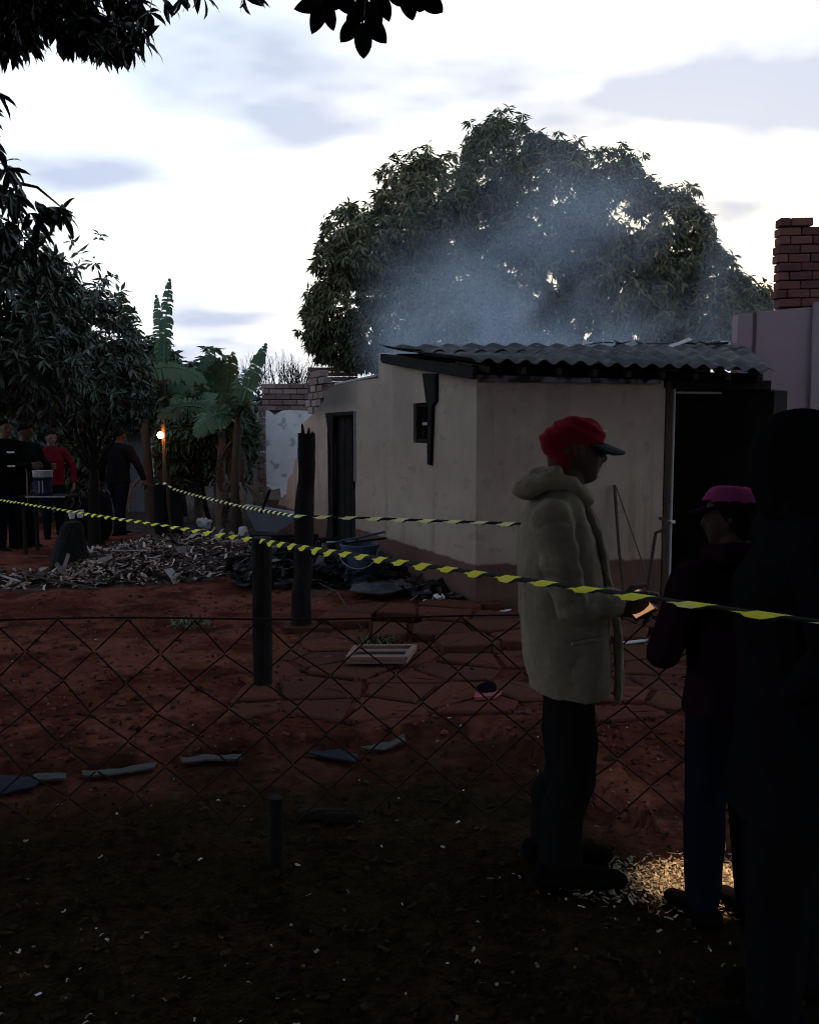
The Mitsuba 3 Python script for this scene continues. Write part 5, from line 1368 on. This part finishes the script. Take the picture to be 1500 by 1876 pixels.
ph = thing('guessed_phone', 'lit phone added in front of the man in the red cap for the glow at his hands', 'guessed_phone')
pc = M(1168, 1108, -.10); pn_ = unit(np.array([-.45, -.35, .82])); px_ = unit(np.cross([0, 1, 0], pn_)); py_ = np.cross(pn_, px_)
add('case', moved(rbox(.085, .15, .009, .003), frame(pc, px_, py_, pn_)), 'torch_case', ph)
k = add('screen', moved(rbox(.072, .136, .003, .001), frame(pc + pn_ * .0062, px_, py_, pn_)), 'torch_case', ph, label='glowing orange screen')
scene[k]['emitter'] = {'type': 'area', 'radiance': rgb((.020, .0098, .0044))}  # added glow, stands in for the warm light on the man's hand
# bystanders in the distance on the left
GR = None
person('bystander at the left edge in a dark jacket with pale stripes', at_ground(6, 11.6) + [0, 0, .08], math.radians(-30), 1.76, 0, .1, top='black_cloth', bottom='navy_cloth', skin='skin', build=1.1)
st_t = 'person_%03d' % used['person']
for z in (1.33, 1.15):
    c0 = at_ground(18, 11.42); c0[2] = z
    add('stripe', moved(rbox(.10, .012, .025, .003), frame(c0, [1, 0, 0], [0, 1, 0], [0, 0, 1])), 'white_bits', st_t)
person('bystander second from the left edge in a dark green jacket, head bowed', at_ground(38, 11.9) + [0, 0, .08], math.radians(-20), 1.72, .2, .35, .08, top='dark_green_cloth', bottom='navy_cloth', skin='skin', build=1.15,
       arms={1: ((.05, .30, 1.13), (.28, .22, 1.12)), -1: ((.05, -.30, 1.13), (.28, -.16, 1.14))})
person('bystander in a red shirt behind the blue tub', at_ground(92, 12.9) + [0, 0, .08], math.radians(-60), 1.62, .2, .2, .05, top='red_cloth', bottom='navy_cloth', skin='skin')
person('figure in dark clothes walking away past the pale shed', at_ground(214, 13.3) + [0, 0, .08], math.radians(62), 1.66, 0, .1, .05, .14, top='black_cloth', bottom='navy_cloth', build=1.12,
       arms={1: ((-.04, .32, 1.12), (.0, .36, .88)), -1: ((.06, -.34, 1.13), (.12, -.42, .90))})

# ------------------------------------------------------------------ smoke rising from behind the roof
SX0, SX1, SY0, SY1, SZ0, SZ1 = -.9, 5.6, 11.6, 13.8, 1.7, 6.4
nxv, nyv, nzv = 72, 20, 56
gx_, gy_, gz_ = np.meshgrid((np.arange(nxv) + .5) / nxv, (np.arange(nyv) + .5) / nyv, (np.arange(nzv) + .5) / nzv, indexing='ij')
wx, wy, wz = SX0 + gx_ * (SX1 - SX0), SY0 + gy_ * (SY1 - SY0), SZ0 + gz_ * (SZ1 - SZ0)
q = np.stack([wx * .75, wy * .75, wz * .6], -1)
warp = meshkit.fbm(q * 1.1, 3, 4) - .5
nse = meshkit.fbm(np.stack([wx * 1.05 + 2.6 * warp - .25 * wz, wy * .8, wz * .62 + 1.8 * warp], -1), 4, 21)
zr = wz - 2.5
cx_ = 1.75 + 1.5 * warp + .38 * np.clip(zr, 0, 4)
wid = 1.9 + .1 * zr - .25 * np.clip(zr - 1.5, 0, 3)
col = .62 * np.exp(-((wx - cx_) / np.maximum(wid, .5)) ** 2) * np.clip(1.15 - zr / 3.4, 0, 1)
bank = 1.25 * np.exp(-((zr - .25) / .55) ** 2) * (np.exp(-((wx - 2.6) / 1.4) ** 2) * 1.3 + .45 * np.exp(-((wx + .05) / .55) ** 2))
den = (col * np.clip((nse - .43) * 6.0, 0, 1.6) + bank * np.clip((nse - .36) * 4.0, 0, 1.3))
edge_ = np.minimum.reduce([gx_, 1 - gx_, gy_, 1 - gy_, 1 - gz_, gz_ + .2]) / .10
den = den * np.clip(edge_, 0, 1)
grid = np.ascontiguousarray(den.transpose(2, 1, 0).astype(np.float32))[..., None]
BOX = T().translate([SX0, SY0, SZ0]).scale([SX1 - SX0, SY1 - SY0, SZ1 - SZ0])
scene['smoke'] = {'type': 'cube', 'to_world': BOX @ T().translate([.5, .5, .5]).scale(.5), 'bsdf': {'type': 'null'},
                  'interior': {'type': 'heterogeneous', 'albedo': rgb((.72, .80, .93)), 'scale': 0.62, 'sigma_t': {'type': 'gridvolume', 'grid': mi.VolumeGrid(grid), 'to_world': BOX, 'filter_type': 'trilinear'}}}
labels['smoke'] = {'label': 'thin blue-grey smoke drifting up in front of the mango tree', 'kind': 'stuff', 'category': 'smoke'}
